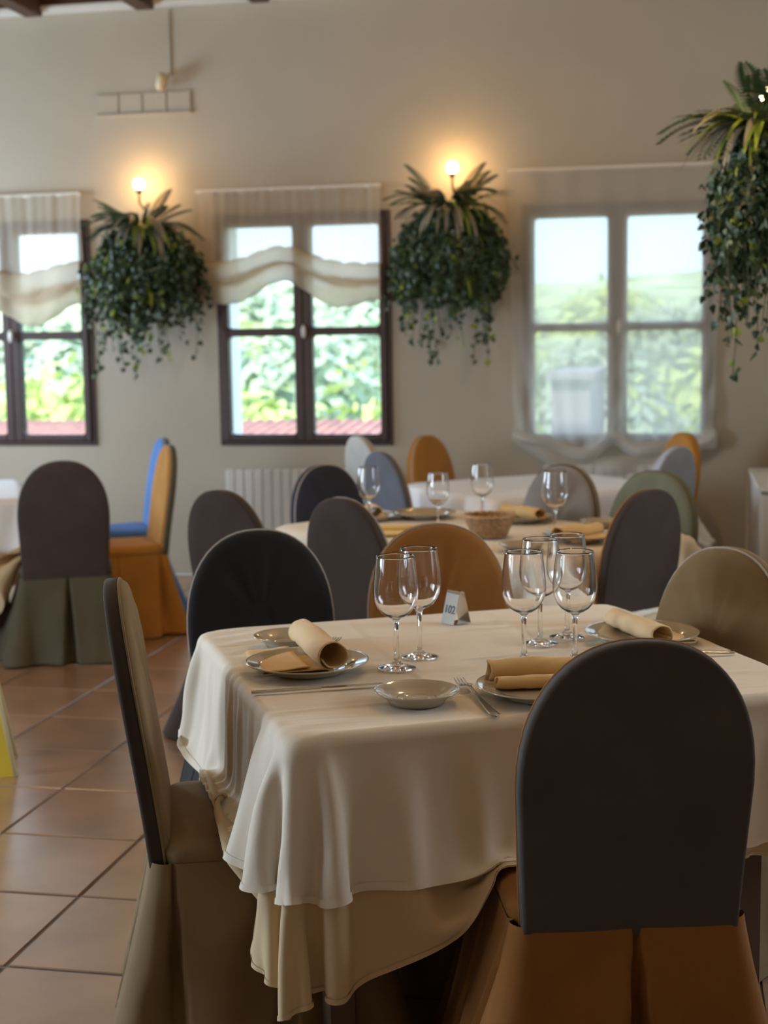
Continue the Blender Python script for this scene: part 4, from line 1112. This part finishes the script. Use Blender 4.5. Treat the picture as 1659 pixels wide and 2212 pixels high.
    for k in range(24): frond('stripe', rd.uniform(.15, pi - .15), rd.uniform(-.5, .7), rd.uniform(.26, .38) * S)
    for k in range(26): frond('fern' if k % 2 else 'dark', rd.uniform(-.25, pi + .25), rd.uniform(-.3, .35), rd.uniform(.26, .40) * S)
    for k in range(9): frond('fernup', rd.choice([rd.uniform(-.3, .8), rd.uniform(2.3, pi + .3)]), rd.uniform(.2, .8), rd.uniform(.24, .36) * S)
    for k in range(22):
        az = rd.uniform(-.3, pi + .3); zz = -rd.uniform(.08, .42) * S; L = rd.uniform(.16, .26) * S; el = rd.uniform(-1.2, -.4)
        o = link('frond', BL['fern' if k % 3 else 'lime'], root); d = W(cos(az), sin(az) * .8, 0).normalized(); up = Vector((0, 0, 1))
        d2 = (d * cos(el) + up * sin(el)).normalized(); z_ = (up * cos(el) - d * sin(el)).normalized(); y_ = z_.cross(d2); p = W(cos(az) * R * .62, max(0.0, sin(az)) * R * .55, zz)
        o.matrix_local = Matrix(((d2.x * L, y_.x * L, z_.x * L, p.x), (d2.y * L, y_.y * L, z_.y * L, p.y), (d2.z * L, y_.z * L, z_.z * L, p.z), (0, 0, 0, 1)))
    for k in range(12): frond('lime', (rd.uniform(.0, 1.4) if limeside > 0 else rd.uniform(1.8, pi)), rd.uniform(-.6, .5), rd.uniform(.24, .36) * S)
    return root
def sconce(label, x, y, z, out, wy, base_z, candle=False, e=9):
    ox, oy = out
    r = thing('wall_sconce', label, 'lamp', (x, y, z))
    d = .17
    MB().tube([(-ox * d, -oy * d, base_z), (-ox * d * .5, -oy * d * .5, base_z - .05), (0, 0, base_z - .02), (0, 0, -.045)], .007, 8).build('arm', M['dark_metal'], r, True)
    MB().lathe([(.001, -.06), (.016, -.058), (.020, -.045), (.014, -.030), (.001, -.028)], 16).build('lamp_holder', M['dark_metal'], r, True)
    n = 10
    prof = [(.034 * sin(pi * k / n) + .0005, -.034 * cos(pi * k / n)) for k in range(n + 1)] if not candle else [(.001, -.03), (.02, -.02), (.026, .0), (.02, .03), (.008, .055), (.001, .06)]
    MB().lathe(prof, 20).build('bulb', M['bulb_dim' if candle else 'bulb'], r, True)
    return r
x1_, z1_ = aty(300, 398, 8.84); x2_, z2_ = aty(977, 362, 8.84)
sconce('lit globe wall lamp above the left hanging plant', x1_, 8.84, z1_, (0, -1), WY, -.10, e=9)
sconce('lit globe wall lamp above the middle hanging plant', x2_, 8.84, z2_, (0, -1), WY, -.10, e=14)
xa, za = aty(312, 505, 8.82); xb, zb = aty(972, 462, 8.82)
plant('trailing ivy and fern plant on the wall between the left and middle windows', xa, 8.82, za, (0, -1), 3, limeside=1)
plant('trailing ivy and fern plant on the wall between the middle and right windows', xb, 8.82, zb, (0, -1), 8, limeside=1, vinelen=1.02)
yc = 6.15
xc = .385; zc_ = aty(1690, 290, yc)[1]
plant('large dark trailing plant on the side wall at the right edge', xc, yc, zc_, (-1, 0), 21, S=1.0, drop=.70, limeside=1, R=.30)
zl = aty(1655, 215, yc)[1]
sconce('lit candle shaped wall lamp above the plant at the right edge', aty(1655, 215, yc)[0], yc + .03, zl, (-1, 0), WY, -.08, candle=True, e=2.0)
